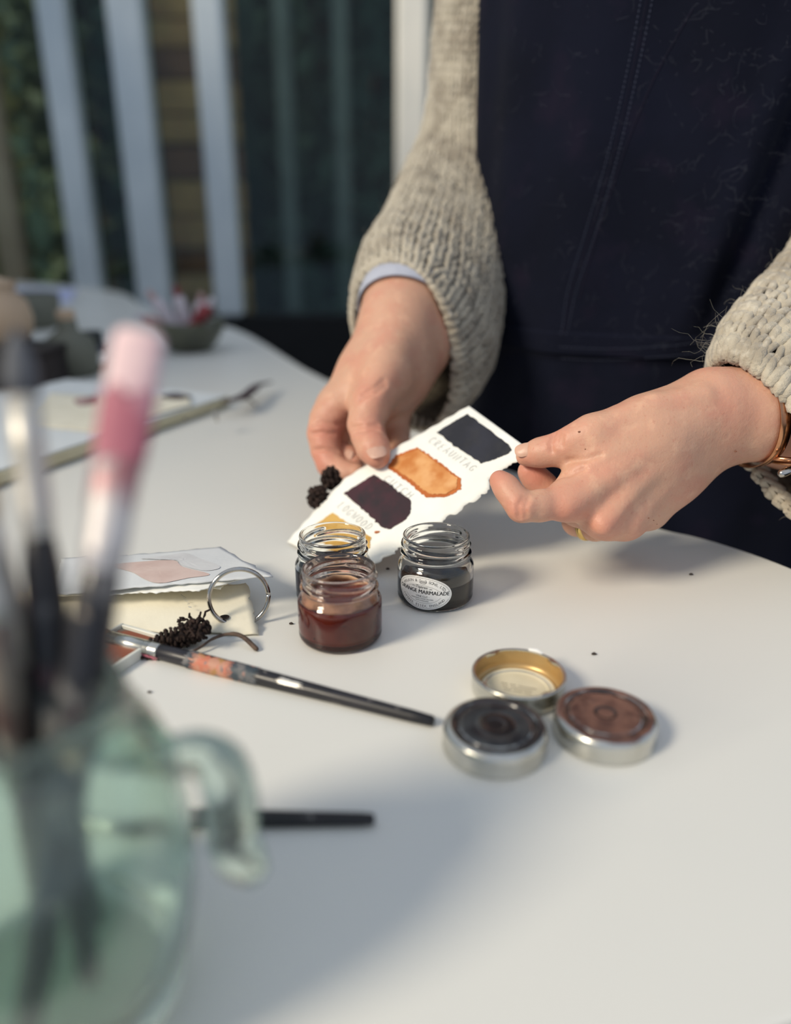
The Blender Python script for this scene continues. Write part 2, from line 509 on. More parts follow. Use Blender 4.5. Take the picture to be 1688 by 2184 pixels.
mb = MB().box((-9, 5.75, FLOOR_Z), (9, 5.85, 2.6))  # added backing that blocks bright sky between the leaves
tag(mb.build('wall_sky_block', M('leaf_dark'), smooth=False), 'dark green backing added beyond the shrubs to block the sky', kind='structure')


def shrub(label, cx, cy, rx, ry, z1, mat, n, size, group):
    t = thing('garden_shrub', label, 'shrub', (cx, cy, FLOOR_Z - .01), group)
    h = z1 - FLOOR_Z
    th = RNG.uniform(0, 2 * np.pi, n)
    zf = RNG.uniform(.02, 1, n)
    rad = np.sqrt(RNG.uniform(.35, 1, n)) * (.75 + .25 * np.sin(zf * 3.0))
    c = np.stack([rx * rad * np.cos(th), ry * rad * np.sin(th), zf * h], 1)
    d1 = RNG.normal(size=(n, 3))
    d1 /= np.linalg.norm(d1, axis=1)[:, None]
    d2 = np.cross(d1, RNG.normal(size=(n, 3)))
    d2 /= np.linalg.norm(d2, axis=1)[:, None]
    sz = size * RNG.uniform(.6, 1.3, n)[:, None]
    v = np.stack([c - d1 * sz, c + d2 * sz * .45, c + d1 * sz, c - d2 * sz * .45], 1).reshape(-1, 3)
    f = np.arange(n * 4).reshape(n, 4)
    tag(obj('foliage', v, f, mat, t, smooth=False), kind='stuff')
    mb = MB()
    for k in range(5):
        a = k * 1.26
        mb.tube([(0, 0, 0), (.2 * rx * math.cos(a), .2 * ry * math.sin(a), h * .4), (.55 * rx * math.cos(a), .5 * ry * math.sin(a), h * .85)], [.03, .02, .008], 7)
    mb.build('stem', M('timber_dark'), t)
    return t


G = 'shrubs beyond the glazing'
shrub('dense dark green shrub behind the wide middle pane', -.25, 4.55, .46, .45, 2.4, M('leaf_dark'), 3600, .10, G)
shrub('dark green shrub behind the sleeve and apron', .95, 4.6, .54, .45, 2.4, M('leaf_dark'), 3600, .10, G)
shrub('dim green shrub left of the brown planks', -1.20, 4.5, .26, .3, 2.3, M('leaf_dark'), 2200, .09, G)
shrub('olive sunlit shrub at the far left edge', -2.22, 4.2, .36, .3, 2.2, M('leaf_olive'), 1900, .08, G)
shrub('mid green shrub behind the leftmost white mullion', -1.80, 5.15, .4, .3, 2.3, M('leaf_mid'), 2000, .09, G)
shrub('dark green shrub right of the apron, far off', 2.4, 4.7, .6, .45, 2.4, M('leaf_dark'), 2500, .11, G)
for k, (x, nm) in enumerate(((-.47, 'slim grey-green upright left in the wide middle pane'), (-.23, 'slim grey-green upright right in the wide middle pane'))):
    t = tag(MB().box((x - .035, WALL_Y + .28, FLOOR_Z - .01), (x + .035, WALL_Y + .34, 2.2), bev=.008).build('garden_upright', M('upright_grey'), smooth=False), nm, 'post', 'posts beyond the glazing')  # slim boxes for the faint lighter streaks in the middle pane

x = -1.74
tag(MB().box((x - .05, WALL_Y + .28, FLOOR_Z - .01), (x + .05, WALL_Y + .36, 1.2), bev=.01).build('garden_upright', M('stone_cream'), smooth=False), 'pale beige post at the far left edge beyond the glass', 'post', 'posts beyond the glazing')

# ------------------------------------------------------------------ table
table = thing('work_table', 'large white-topped table with a rounded corner', 'table', (-.6, 1.2, FLOOR_Z))
arc = [(.07 + .212 * math.cos(a), .36 + .21 * math.sin(a)) for a in np.radians(np.arange(-80, 56, 9))]
rest = [(.16, .585), (.125, .645), (.088, .69), (.058, .74), (.046, .80), (.046, .90), (.030, .985), (-.10, 1.11), (-.341, 1.677), (-.63, 2.05), (-.94, 2.66), (-1.54, 3.12), (-2.0, 3.15), (-2.35, 2.9), (-2.4, 2.0), (-2.1, .8), (-1.4, .02), (-.7, -.1), (-.25, .02), (-.02, .11)]
out = catmull(np.array(arc + rest), 5, True)
n = len(out)
off = np.array([.6, -1.2])
o2 = out + off
zt = -FLOOR_Z
V, Fs = [], []
cen = o2.mean(0)
for z, ins in ((zt, .002), (zt - .0015, 0), (zt - .024, 0), (zt - .026, .002)):
    d = o2 - cen
    V.append(np.column_stack([o2 - ins * d / np.linalg.norm(d, axis=1)[:, None], np.full(n, z)]))
V = np.concatenate(V)
obj('table_top', np.vstack([V[:2 * n]]), [tuple(range(n))] + [(n + i, n + (i + 1) % n, (i + 1) % n, i) for i in range(n)], M('table_white'), table, smooth=False)
obj('edge_band', V[n:], [(n + i, n + (i + 1) % n, (i + 1) % n, i) for i in range(n)] + [(2 * n + i, 2 * n + (i + 1) % n, n + (i + 1) % n, n + i) for i in range(n)] + [tuple(range(3 * n - 1, 2 * n - 1, -1))], M('table_edge'), table, smooth=False)
for x, y in ((.02, .32), (-.35, 1.45), (-1.9, 2.7), (-1.2, .35)):
    MB().tube([(x + .6, y - 1.2, .025), (x + .6, y - 1.2, zt - .026)], .02, 16).build('leg', M('black_metal'), table)

# ------------------------------------------------------------------ lettering
def text_geo(txt, size):
    cu = bpy.data.curves.new('t', 'FONT')
    cu.body = txt
    cu.size = size
    cu.align_x = 'CENTER'
    cu.align_y = 'CENTER'
    cu.resolution_u = 3
    o = bpy.data.objects.new('t', cu)
    COL.objects.link(o)
    dg = bpy.context.evaluated_depsgraph_get()
    me = o.evaluated_get(dg).to_mesh()
    v = np.array([q.co[:] for q in me.vertices]).reshape(-1, 3)
    f = [tuple(p.vertices) for p in me.polygons]
    o.evaluated_get(dg).to_mesh_clear()
    bpy.data.objects.remove(o, do_unlink=True)
    bpy.data.curves.remove(cu)
    return v, f


STROKES = {  # simple hand-lettered capitals in a 0..1 box
    'C': [[(.85, .85), (.5, 1), (.15, .75), (.1, .4), (.35, .05), (.8, .12)]],
    'R': [[(.15, 0), (.18, 1), (.65, .95), (.75, .7), (.55, .52), (.2, .48), (.8, 0)]],
    'E': [[(.8, 1), (.2, .97), (.15, .02), (.8, 0)], [(.18, .52), (.65, .5)]],
    'A': [[(.05, 0), (.48, 1), (.9, 0)], [(.22, .38), (.74, .38)]],
    'U': [[(.12, 1), (.15, .25), (.45, 0), (.8, .2), (.85, 1)]],
    'N': [[(.12, 0), (.15, 1), (.8, .03), (.85, 1)]],
    'T': [[(.05, .98), (.92, 1)], [(.5, .98), (.48, 0)]],
    'G': [[(.85, .85), (.5, 1), (.15, .75), (.1, .4), (.35, .03), (.75, .1), (.82, .42), (.5, .42)]],
    'H': [[(.15, 0), (.15, 1)], [(.82, 0), (.8, 1)], [(.15, .5), (.8, .52)]],
    'L': [[(.2, 1), (.18, .02), (.8, 0)]],
    'O': [[(.5, 1), (.15, .75), (.12, .3), (.45, 0), (.8, .25), (.85, .7), (.5, 1)]],
    'W': [[(.02, 1), (.25, 0), (.5, .75), (.72, 0), (.98, 1)]],
    'D': [[(.15, 0), (.18, 1), (.6, .9), (.85, .55), (.65, .1), (.15, 0)]],
    'm': [[(0, .1), (.1, .9), (.28, .1), (.4, .9), (.6, .1), (.72, .9), (.9, .1), (1, .7)]],
}


def stroke_quads(polys, wid):
    v, f = [], []
    for P in polys:
        P = np.asarray(P, float)
        t = np.gradient(P, axis=0)
        t /= np.linalg.norm(t, axis=1)[:, None] + 1e-12
        nn = np.stack([-t[:, 1], t[:, 0]], 1) * wid / 2
        b = len(v)
        for p, q in zip(P, nn):
            v += [p - q, p + q]
        f += [(b + 2 * i, b + 2 * i + 1, b + 2 * i + 3, b + 2 * i + 2) for i in range(len(P) - 1)]
    return np.array(v), f


# ------------------------------------------------------------------ jars
def jar_glass(name, parent, mat, turn=0.0):
    n = 128
    ang = np.linspace(0, 2 * np.pi, n, endpoint=False)
    out = [(.0150, .0009), (.0170, .0001), (.0195, .0003), (.0215, .0012), (.0224, .0030), (.0225, .0045), (.0222, .0056), (.0225, .0068)]
    out += [(.0225, z) for z in np.linspace(.009, .0215, 6)]
    out += [(.0223, .0228), (.0216, .0242), (.0205, .0254), (.0197, .0264), (.0194, .0272)]
    out += [(.0192, z) for z in np.linspace(.0278, .0382, 34)]
    out += [(.0194, .0390), (.0195, .0398), (.0192, .0405), (.0186, .0408)]
    inn = [(.0180, .0405), (.0176, .0396), (.0174, .0385)] + [(.0174, z) for z in np.linspace(.037, .028, 8)] + [(.0178, .0268), (.0190, .0252), (.0202, .0238), (.0208, .0222)]
    inn += [(.0209, z) for z in np.linspace(.020, .007, 7)] + [(.0203, .0052), (.0185, .0042), (.0120, .0038), (.0040, .0039), (.0005, .0039)]
    pr = np.array(out + inn)
    no = len(out)

    def wob(r, z, a):
        r = r.copy()
        lo = np.zeros_like(r)
        neck = (np.arange(len(pr))[:, None] < no) & (z > .0270) & (z < .0390)
        for k in range(4):                                   # four overlapping lugs of screw thread
            a0 = turn + k * np.pi / 2
            d = (a - a0) % (2 * np.pi)
            span = 2.0
            on = np.clip(d / .12, 0, 1) * np.clip((span - d) / .25, 0, 1) * (d < span)
            zc = .0368 - .0034 * d / span
            lo = np.maximum(lo, on * np.exp(-((z - zc) / .00085) ** 2) * .0014)
        bead = np.exp(-((z - .0300) / .0012) ** 2) * .0017
        r = r + np.where(neck, np.maximum(lo, bead), 0)
        return r, z
    V, f = lathe(pr, n, wob=wob)
    m = len(pr)
    f.append(tuple(range(n - 1, -1, -1)))
    f.append(tuple(range((m - 1) * n, m * n)))
    return obj(name, V, f, mat, parent)


def liquid(parent, level, mat, dip=0.0):
    pr = [(.0005, .0037), (.0120, .0036), (.0186, .0040), (.0208, .0048), (.0216, .007)]
    pr += [(.0216, z) for z in np.linspace(.009, min(level, .0225), 5)]
    pr += [(.0213, level + .0002), (.0200, level - .0002), (.015, level - .0005), (.008, level - .0006), (.0005, level - .0006)]
    V, f = lathe(pr, 64, True, True)
    return obj('liquid', V, f, mat, parent)


def jar(label, x, y, rot, gm, lm, level, turn):
    t = thing('glass_jar', label, 'jar', (x, y, 0), 'small open glass jars')
    jar_glass('jar_body', t, M(gm), turn)
    liquid(t, level, M(lm))
    t.rotation_euler = (0, 0, rot)
    return t


j_right = jar('clear jar of black liquid with an oval white label', .0237, .4190, -.056, 'jar_glass', 'liquid_black', .0150, .6)
j_back = jar('clear-necked jar of dark plum liquid half hidden behind the red-brown jar', -.0368, .4196, .088, 'jar_glass', 'liquid_plum', .0205, .2)
j_front = jar('pinkish jar of red-brown liquid, nearest of the three jars', -.0298, .3728, .08, 'jar_glass_pink', 'liquid_red', .0228, .95)
# dried residue ring inside the neck of the nearest jar
V, f = lathe([(.0171, .0278), (.0173, .0272), (.0177, .0266), (.0188, .0252), (.0198, .0240), (.0203, .0228), (.0192, .0229), (.0184, .0242), (.0172, .0256), (.0166, .0272), (.0171, .0278)], 64,
             wob=lambda r, z, a: (r, z + .0005 * np.sin(5 * a) + .0003 * np.sin(11 * a + 1)))
obj('residue_ring', V, f, M('residue'), j_front)

# the oval label, bent round the jar
R_L, PHI0, ZL, RHO = .02262, math.radians(-19), .0128, math.radians(-2.5)
LA, LB = .0172, .0102


def on_label(s, t, lift=0.0):
    s, t = np.asarray(s, float), np.asarray(t, float)
    s2 = s * math.cos(RHO) - t * math.sin(RHO)
    t2 = s * math.sin(RHO) + t * math.cos(RHO)
    ph = PHI0 + s2 / R_L
    return np.stack([(R_L + lift) * np.sin(ph), -(R_L + lift) * np.cos(ph), ZL + t2], -1)


nr, na = 10, 72
vs, fs = [(0, 0)], []
for i in range(1, nr + 1):
    for a in np.linspace(0, 2 * np.pi, na, endpoint=False):
        vs.append((LA * i / nr * math.cos(a), LB * i / nr * math.sin(a)))
for a in range(na):
    fs.append((0, 1 + a, 1 + (a + 1) % na))
    for i in range(nr - 1):
        fs.append((1 + i * na + a, 1 + (i + 1) * na + a, 1 + (i + 1) * na + (a + 1) % na, 1 + i * na + (a + 1) % na))
vs = np.array(vs)
lab = obj('label', on_label(vs[:, 0], vs[:, 1]), fs, M('label_white'), j_right)
pr = MB()


def lab_text(txt, cx, cy, size, sx=1.0, bold=0.0):
    v, f = text_geo(txt, size)
    for dx in ((0, bold, -bold) if bold else (0,)):
        pr.add(on_label(cx + v[:, 0] * sx + dx, cy + v[:, 1], .00006), f)


def lab_arc(txt, a, b, th0, th1, size, flip=False):
    tt = np.linspace(th0, th1, 200)
    arc_ = np.concatenate([[0], np.cumsum(np.hypot(np.diff(a * np.cos(tt)), np.diff(b * np.sin(tt))))])
    wd = np.array([{'I': .55, 'W': 1.45, '.': .5, ',': .5, ' ': .7, 'L': .85, 'E': .9, 'G': 1.15, 'N': 1.1}.get(ch, 1.0) for ch in txt])
    mid = (np.cumsum(wd) - wd / 2) / wd.sum() * arc_[-1]
    for i, ch in enumerate(txt):
        th = float(np.interp(mid[i], arc_, tt))
        if ch == ' ':
            continue
        v, f = text_geo(ch, size)
        p = np.array([a * math.cos(th), b * math.sin(th)])
        tg = unit(np.array([a * math.sin(th), -b * math.cos(th)]) * (-1 if flip else 1))
        nn = np.array([-tg[1], tg[0]])
        q = p + v[:, :1] * tg + v[:, 1:2] * nn
        pr.add(on_label(q[:, 0], q[:, 1], .00006), f)


def lab_line(P, w=.00012):
    v, f = stroke_quads([P], w)
    pr.add(on_label(v[:, 0], v[:, 1], .00005), f)


def ell(a, b, t0, t1, n=48):
    t = np.linspace(t0, t1, n)
    return np.stack([a * np.cos(t), b * np.sin(t)], 1)


D = math.pi / 180
lab_line(ell(.0160, .0092, 12 * D, 168 * D))
lab_line(ell(.0160, .0092, 196 * D, 344 * D))
lab_line(ell(.0165, .0096, 0, 2 * math.pi, 90), .00008)
lab_arc('WILKIN &', .0138, .0075, 160 * D, 104 * D, .0024)
lab_arc('SONS, LTD', .0138, .0075, 76 * D, 20 * D, .0024)
lab_arc('TIPTREE. ESSEX. ENGLAND', .0140, .0080, 203 * D, 338 * D, .0021, True)
lab_text('ORANGE MARMALADE', 0, .0007, .00335, .92, .00009)
lab_text('FINE CUT', 0, -.0022, .0016)
lab_text('Tiptree', -.0005, .0036, .0024, 1.0, .00004)
lab_text('ESTD', -.0052, .0034, .0010)
lab_text('1885', .0048, .0030, .0010)
lab_text('INGREDIENTS: SUGAR, ORANGES', 0, -.0036, .0009)
lab_text('MADE IN ENGLAND', 0, -.0048, .0009)
lab_line(ell(.0108, .0048, 20 * D, 160 * D))
lab_line([(-.0105, .0022), (-.0040, .0022)])
lab_line([(.0105, .0022), (.0040, .0022)])
lab_line(ell(.0112, .0062, 200 * D, 340 * D))
lab_line([(-.0110, -.0020), (-.0040, -.0020)])
lab_line([(.0110, -.0020), (.0040, -.0020)])
for k in range(5):                                            # the small crest at the top of the label
    x = -.0016 + k * .0008
    lab_line([(x, .0062), (x + .0004, .0080), (x + .0002, .0064), (x + .0006, .0075)], .0002)
lab_line([(-.0020, .0082), (.0020, .0082), (.0022, .0068), (.0012, .0058), (-.0012, .0058), (-.0022, .0068), (-.0020, .0082)], .0002)
pr.build('lettering', M('print_black'), lab, smooth=False)
# little paper remnant and bubbles are left to the glass itself


# ------------------------------------------------------------------ lids
def lid_shell(parent, mat):
    pr = [(.0207, .0004), (.0214, .0000), (.0221, .0004), (.0222, .0012), (.0218, .0019), (.0219, .0030), (.0221, .0075), (.0219, .0092), (.0212, .0104), (.0200, .0110),
          (.0178, .0111), (.0172, .0106), (.0168, .0100), (.0160, .0100), (.0154, .0107), (.0145, .0109), (.0095, .0109), (.0088, .0105), (.0080, .0108), (.0045, .0110), (.0040, .0107), (.0004, .0107)]
    pr += [(.0004, .0101), (.0140, .0103), (.0153, .0100), (.0160, .0094), (.0170, .0094), (.0180, .0104), (.0198, .0103), (.0209, .0096), (.0213, .0080), (.0211, .0030), (.0209, .0018), (.0207, .0004)]

    def wob(r, z, a):
        lug = np.clip(np.cos(a * 4) * 6 - 5, 0, 1)
        r = r - np.where((z < .0022) & (r < .0212), .0014 * lug, 0)
        return r, z
    V, f = lathe(pr, 96, wob=wob)
    return obj('lid_shell', V, f, mat, parent)


def paint_disc(parent, name, mat, r0, r1, seed, dx=0.0, lift=.00012, z=.0111):
    """A film of dried paint that follows the pressed rings of the lid top."""
    rg = np.random.default_rng(seed)
    na, nr = 72, 22
    a = np.linspace(0, 2 * np.pi, na, endpoint=False)
    edge = r1 * (1 + .02 * np.sin(3 * a + seed) + .015 * np.sin(7 * a + 2 * seed) + .01 * np.sin(13 * a))
    prz = [(0, .0107), (.0040, .0107), (.0045, .0110), (.0080, .0108), (.0088, .0105), (.0095, .0109), (.0145, .0109), (.0154, .0107), (.0160, .0100), (.0168, .0100), (.0172, .0106), (.0178, .0111), (.0200, .0110), (.0212, .0104), (.0219, .0092)]
    px, pz = zip(*prz)
    V = []
    for i in range(nr + 1):
        r = r0 + (edge - r0) * i / nr
        x, y = r * np.cos(a) + dx, r * np.sin(a)
        V.append(np.stack([x, y, np.interp(np.hypot(x, y), px, pz) + lift], 1))
    f = [(i * na + k, i * na + (k + 1) % na, (i + 1) * na + (k + 1) % na, (i + 1) * na + k) for i in range(nr) for k in range(na)]
    return obj(name, np.concatenate(V), f, mat, parent)


def lid(label, x, y, rot):
    t = thing('jar_lid', label, 'lid', (x, y, 0), 'metal jar lids')
    t.rotation_euler = (0, 0, rot)
    return t


l1 = lid('silver lid with dark grey dried paint on its top, nearest of the lids', .0423, .2770, .3)
lid_shell(l1, M('silver'))
paint_disc(l1, 'dried_paint', M('paint_grey'), .0001, .0196, 2, .0012)
paint_disc(l1, 'paint_ring', M('paint_dark'), .0158, .0178, 5, .0002, .00025)
paint_disc(l1, 'paint_blot', M('paint_dark'), .0001, .0080, 8, .0010, .00025)
l2 = lid('silver lid with brown dried paint on its top, rightmost of the lids', .0911, .2854, 1.1)
lid_shell(l2, M('silver'))
paint_disc(l2, 'dried_paint', M('paint_brown'), .0001, .0206, 3)
paint_disc(l2, 'paint_ring', M('paint_dark'), .0156, .0175, 6, 0, .00025)
paint_disc(l2, 'paint_streak', M('paint_dark'), .0036, .0050, 9, 0, .00025)
l3 = lid('upturned lid showing its gold lining and faded print', .0584, .3185, 0)
sh = lid_shell(l3, M('silver'))
sh.rotation_euler = (math.pi, 0, .5)
sh.location = (0, 0, .0111)
V, f = lathe([(.0208, .0100), (.0210, .0085), (.0212, .0040), (.0208, .0016), (.0198, .0009), (.0182, .0008)], 72)
obj('lining', V, f, M('gold_lacquer'), l3)
V, f = lathe([(.0182, .0008), (.0181, .0018), (.0172, .0022), (.0163, .0019), (.0158, .0014), (.0150, .0019), (.0143, .0018), (.0138, .0013)], 72)
obj('seal', V, f, M('seal_cream'), l3)
V, f = lathe([(.0139, .0013), (.0085, .0012), (.0004, .0012)], 72, close_top=True)
disc = obj('lining_disc', V, f, M('seal_cream'), l3)
mb = MB()
rg = np.random.default_rng(4)
for row in range(3):
    x = -.0085 + .0012 * row
    while x < .0085 - .0015 * row:
        w = rg.uniform(.0005, .0013)
        v, f = stroke_quads([[(x, 0), (x + w * .5, .0007), (x + w, 0)]], .0004)
        c, s = math.cos(-.35), math.sin(-.35)
        y = v[:, 1] + .0025 - row * .0024
        mb.add(np.stack([v[:, 0] * c - y * s, v[:, 0] * s + y * c, np.full(len(v), .00135)], 1), f)
        x += w + (.0014 if rg.random() < .2 else .0004)
mb.build('lettering', M('print_grey'), disc, smooth=False)
mb = MB()
v, f = tube_geo([(.0085, .0200, .0110), (.0115, .0186, .0113), (.0140, .0166, .0108)], [.0009, .0011, .0006], 8)
mb.add(v, f)
mb.build('torn_seal', M('label_white'), l3)

# ------------------------------------------------------------------ swatch card held in both hands
cBL, cBR, cTL, cTR = at(612, 1155, .54), at(757, 1228, .492), at(1000, 865, .53), at(1140, 966, .485)
cN = unit(np.cross(cBR - cBL, cTL - cBL))
if cN[2] < 0:
    cN = -cN


def card_pt(u, v, lift=0.0):
    u, v = np.asarray(u, float)[..., None], np.asarray(v, float)[..., None]
    p = (1 - v) * ((1 - u) * cBL + u * cBR) + v * ((1 - u) * cTL + u * cTR)
    bow = .0016 * np.sin(np.pi * v) * (1 - .6 * u)
    return p + cN * (bow + lift)


LEFT = [(0, 0), (.123, -.069), (.284, -.161), (.407, -.218), (.545, -.168), (.659, -.124), (.839, -.051), (1.0, 0)]
RIGHT = [(0, .93), (.06, 1.0), (.124, 1.025), (.18, 1.05), (.229, 1.039), (.26, 1.062), (.311, 1.031), (.36, 1.06), (.40, 1.035), (.438, 1.051), (.512, 1.053), (.534, 1.082), (.60, 1.06), (.669, 1.083), (.711, 1.075), (.74, 1.03), (.78, .957), (.84, .97), (.90, .958), (.95, 1.0), (1.0, .98)]
nv, nu = 90, 24
vv = np.linspace(0, 1, nv)
ul = np.interp(vv, *zip(*LEFT)) + .006 * np.sin(vv * 90)
ur = np.interp(vv, *zip(*RIGHT)) + .012 * np.sin(vv * 71) + RNG.normal(0, .008, nv)
uu = np.linspace(0, 1, nu)
Ug = ul[:, None] + (ur - ul)[:, None] * uu[None]
Vg = np.repeat(vv[:, None], nu, 1)
topv = card_pt(Ug, Vg, 0).reshape(-1, 3)
botv = card_pt(Ug, Vg, -.0005).reshape(-1, 3)
fs = []
nb = nv * nu
for i in range(nv - 1):
    for k in range(nu - 1):
        a = i * nu + k
        fs += [(a, a + 1, a + nu + 1, a + nu), (nb + a, nb + a + nu, nb + a + nu + 1, nb + a + 1)]
for i in range(nv - 1):
    a, b = i * nu, i * nu + nu - 1
    fs += [(a, a + nu, nb + a + nu, nb + a), (b + nu, b, nb + b, nb + b + nu)]
for k in range(nu - 1):
    a, b = k, (nv - 1) * nu + k
    fs += [(a + 1, a, nb + a, nb + a + 1), (b, b + 1, nb + b + 1, nb + b)]
card = thing('swatch_card', 'white deckle-edged card of painted colour swatches held in both hands', 'card', tuple(cBL))


def rel(p, o):
    return np.asarray(p) - np.array(o.location)


obj('paper', rel(np.vstack([topv, botv]), card), fs, M('paper'), card)


def swatch(name, poly, mat, lift=.00030, inset=0.0):
    P = np.array(poly, float)
    Q = []
    for i in range(len(P)):
        a, b = P[i], P[(i + 1) % len(P)]
        for t in np.linspace(0, 1, 14, endpoint=False):
            Q.append(a + (b - a) * t)
    Q = np.array(Q)
    Q0 = Q.copy()
    Q += RNG.normal(0, .0022, Q.shape) * [1.6, 1]
    c = Q0.mean(0)
    rings, m = 18, len(Q)
    vs = [c]
    for r in range(1, rings + 1):
        vs += list(c + (Q0 - c) * (r / rings) if r < rings else Q)
    vs = np.array(vs)
    f = []
    for i in range(m):
        f.append((0, 1 + i, 1 + (i + 1) % m))
        for r in range(rings - 1):
            f.append((1 + r * m + i, 1 + (r + 1) * m + i, 1 + (r + 1) * m + (i + 1) % m, 1 + r * m + (i + 1) % m))
    return obj(name, rel(card_pt(vs[:, 0], vs[:, 1], lift), card), f, mat, card)


tag(swatch('swatch', [(.091, .968), (.044, .813), (.737, .808), (.80, .87), (.83, .924), (.818, .949), (.734, .961)], M('sw_navy')), 'dark navy swatch')
tag(swatch('swatch', [(.066, .706), (-.03, .62), (.036, .549), (.36, .542), (.701, .527), (.848, .581), (.867, .652), (.753, .696), (.4, .705)], M('sw_ochre_rim')), 'ochre swatch')
swatch('swatch_wash', [(.10, .700), (.02, .62), (.10, .565), (.36, .56), (.69, .548), (.81, .59), (.83, .645), (.73, .686), (.4, .695)], M('sw_ochre'), .00060)
tag(swatch('swatch', [(.003, .488), (-.042, .338), (.33, .315), (.702, .287), (.77, .30), (.771, .338), (.78, .38), (.743, .422), (.616, .474), (.3, .487)], M('sw_maroon')), 'maroon swatch')
tag(swatch('swatch', [(.086, .232), (.065, .103), (.733, .064), (.80, .10), (.813, .164), (.70, .215)], M('sw_gold')), 'golden yellow swatch')


def card_word(txt, u0, v0, u1, v1, hgt):
    mb = MB()
    k = len(txt)
    d = np.array([u1 - u0, v1 - v0])
    for i, ch in enumerate(txt):
        for P in STROKES[ch]:
            P = np.array(P)
            base = np.array([u0, v0]) + d * (i + P[:, :1] * .72) / k
            jig = .05 * math.sin(i * 2.3)
            uvp = base + np.stack([np.zeros(len(P)), (P[:, 1] - .5 + jig) * hgt], 1)
            pts = card_pt(uvp[:, 0], uvp[:, 1], .00030)
            tt = np.gradient(pts, axis=0)
            sd = np.cross(tt, cN)
            sd /= np.linalg.norm(sd, axis=1)[:, None] + 1e-12
            v = np.stack([pts - sd * .00022, pts + sd * .00022], 1).reshape(-1, 3)
            mb.add(v, [(2 * q, 2 * q + 1, 2 * q + 3, 2 * q + 2) for q in range(len(P) - 1)])
    o = mb.build('handwriting', M('pencil'), card, smooth=False)
    o.data.transform(Matrix.Translation(-Vector(card.location)))
    return o


card_word('CREAUNTAG', .08, .772, .78, .770, .036)
card_word('CUTCH', .14, .506, .60, .493, .034)
card_word('LOGWOOD', .05, .284, .62, .254, .038)
P = card_pt(.70, .253, .0004)
v, f = tube_geo([P - [.0012, 0, 0], P + [.0012, 0, .0002]], [.0008, .0007], 8)
obj('paint_spot', rel(v, card), f, M('sw_ochre_rim'), card)


# ------------------------------------------------------------------ dried cones
def scaly(center, axis, length, rad, seed, nlump, size):
    """A rough dry cone: small crumpled scales packed on an egg shape."""
    rg = np.random.default_rng(seed)
    mb = MB()
    B = basis(axis)
    core = [(rad * .75 * math.sqrt(max(.02, 1 - q * q)), q * length * .46) for q in np.linspace(-1, 1, 9)]
    V, f = lathe(core, 12, True, True)
    mb.add(V @ B.T + center, f)
    for i in range(nlump):
        t = (i + .5) / nlump
        ph = i * 2.39996 + rg.normal(0, .15)
        z = (t - .5) * length
        r = rad * math.sqrt(max(.05, 1 - (2 * t - 1) ** 2)) * rg.uniform(.85, 1.05)
        c = np.array([r * math.cos(ph), r * math.sin(ph), z])
        o_ = unit(np.array([math.cos(ph), math.sin(ph), (t - .5) * 1.6]))
        s_ = unit(np.cross(o_, [0, 0, 1])) * size * rg.uniform(.35, .6)
        lift = o_ * size * rg.uniform(.15, .4)
        up_ = np.array([0, 0, 1.0]) * size * rg.uniform(-.25, .25)
        pts = np.array([c - s_ - up_, c - s_ * .3 + lift, c + s_ * .4 + lift * rg.uniform(.5, 1.2), c + s_ + up_]) @ B.T + center
        v, f = tube_geo(pts, size * np.array([.26, .42, .40, .24]) * rg.uniform(.8, 1.15), 6)
        mb.add(v, f)
    return mb


cone = thing('alder_cone', 'dark dried cone cluster standing against the swatch card by the left hand', 'dried cone', (-.0566, .5300, 0))
co = np.array(cone.location)
c1, c2 = at(679, 1062, .548), at(709, 1020, .556)
scaly(rel(c1, cone), (.2, .1, 1), .014, .0062, 3, 46, .0040).build('cone_lower', M('cone_black'), cone)
scaly(rel(c2, cone), (.8, .1, .6), .013, .0066, 4, 46, .0040).build('cone_upper', M('cone_black'), cone)
MB().tube([rel(at(676, 1082, .545), cone), rel(c1, cone), rel(c2, cone)], [.0016, .0018, .0012], 8).build('stalk', M('twig'), cone)
MB().tube([rel(at(676, 1082, .545), cone), [rel(at(674, 1090, .545), cone)[0], rel(at(674, 1090, .545), cone)[1] + .006, .0012]], [.0016, .0010], 8).build('stem', M('twig'), cone)

tw0 = T(455, 1372, .004)
twig = thing('alder_twig', 'crumpled black dried cone on a thin bent twig, in front of the ring-bound cards', 'dried twig', (tw0[0], tw0[1], 0))
MB().tube(catmull([rel(T(385, 1398, .0015), twig), rel(T(420, 1385, .003), twig), rel(T(455, 1362, .005), twig), rel(T(490, 1352, .006), twig), rel(T(518, 1358, .005), twig), rel(T(547, 1384, .0014), twig)], 5), [.0007] * 10 + [.0009] * 6 + [.0012] * 5 + [.0013] * 5, 8).build('stem', M('twig'), twig)
for q, (px, py, zc, L, r, s, n) in enumerate(((412, 1348, .0078, .018, .0056, 5, 60), (372, 1362, .0058, .020, .0048, 6, 56), (330, 1378, .0036, .012, .0030, 7, 30))):
    scaly(rel(T(px, py, zc), twig), (1, .1, .35 - .2 * q), L, r, s, n, .0026).build('cone', M('cone_black'), twig)
mb = MB()
rg = np.random.default_rng(21)
for q in range(110):                                             # curled dry branchlets on the upper cone
    c = rel(T(415 + rg.normal(0, 15), 1340 + rg.normal(0, 10), .010), twig)
    d = unit(rg.normal(0, 1, 3) + [0, -.3, .8])
    mb.tube([c, c + d * .0010, c + d * .0018 + rg.normal(0, .0006, 3), c + d * .0024 + rg.normal(0, .0010, 3)], [.0006, .0007, .0007, .0006], 5)
tag(mb.build('branchlets', M('cone_black'), twig), kind='stuff')
mb = MB()
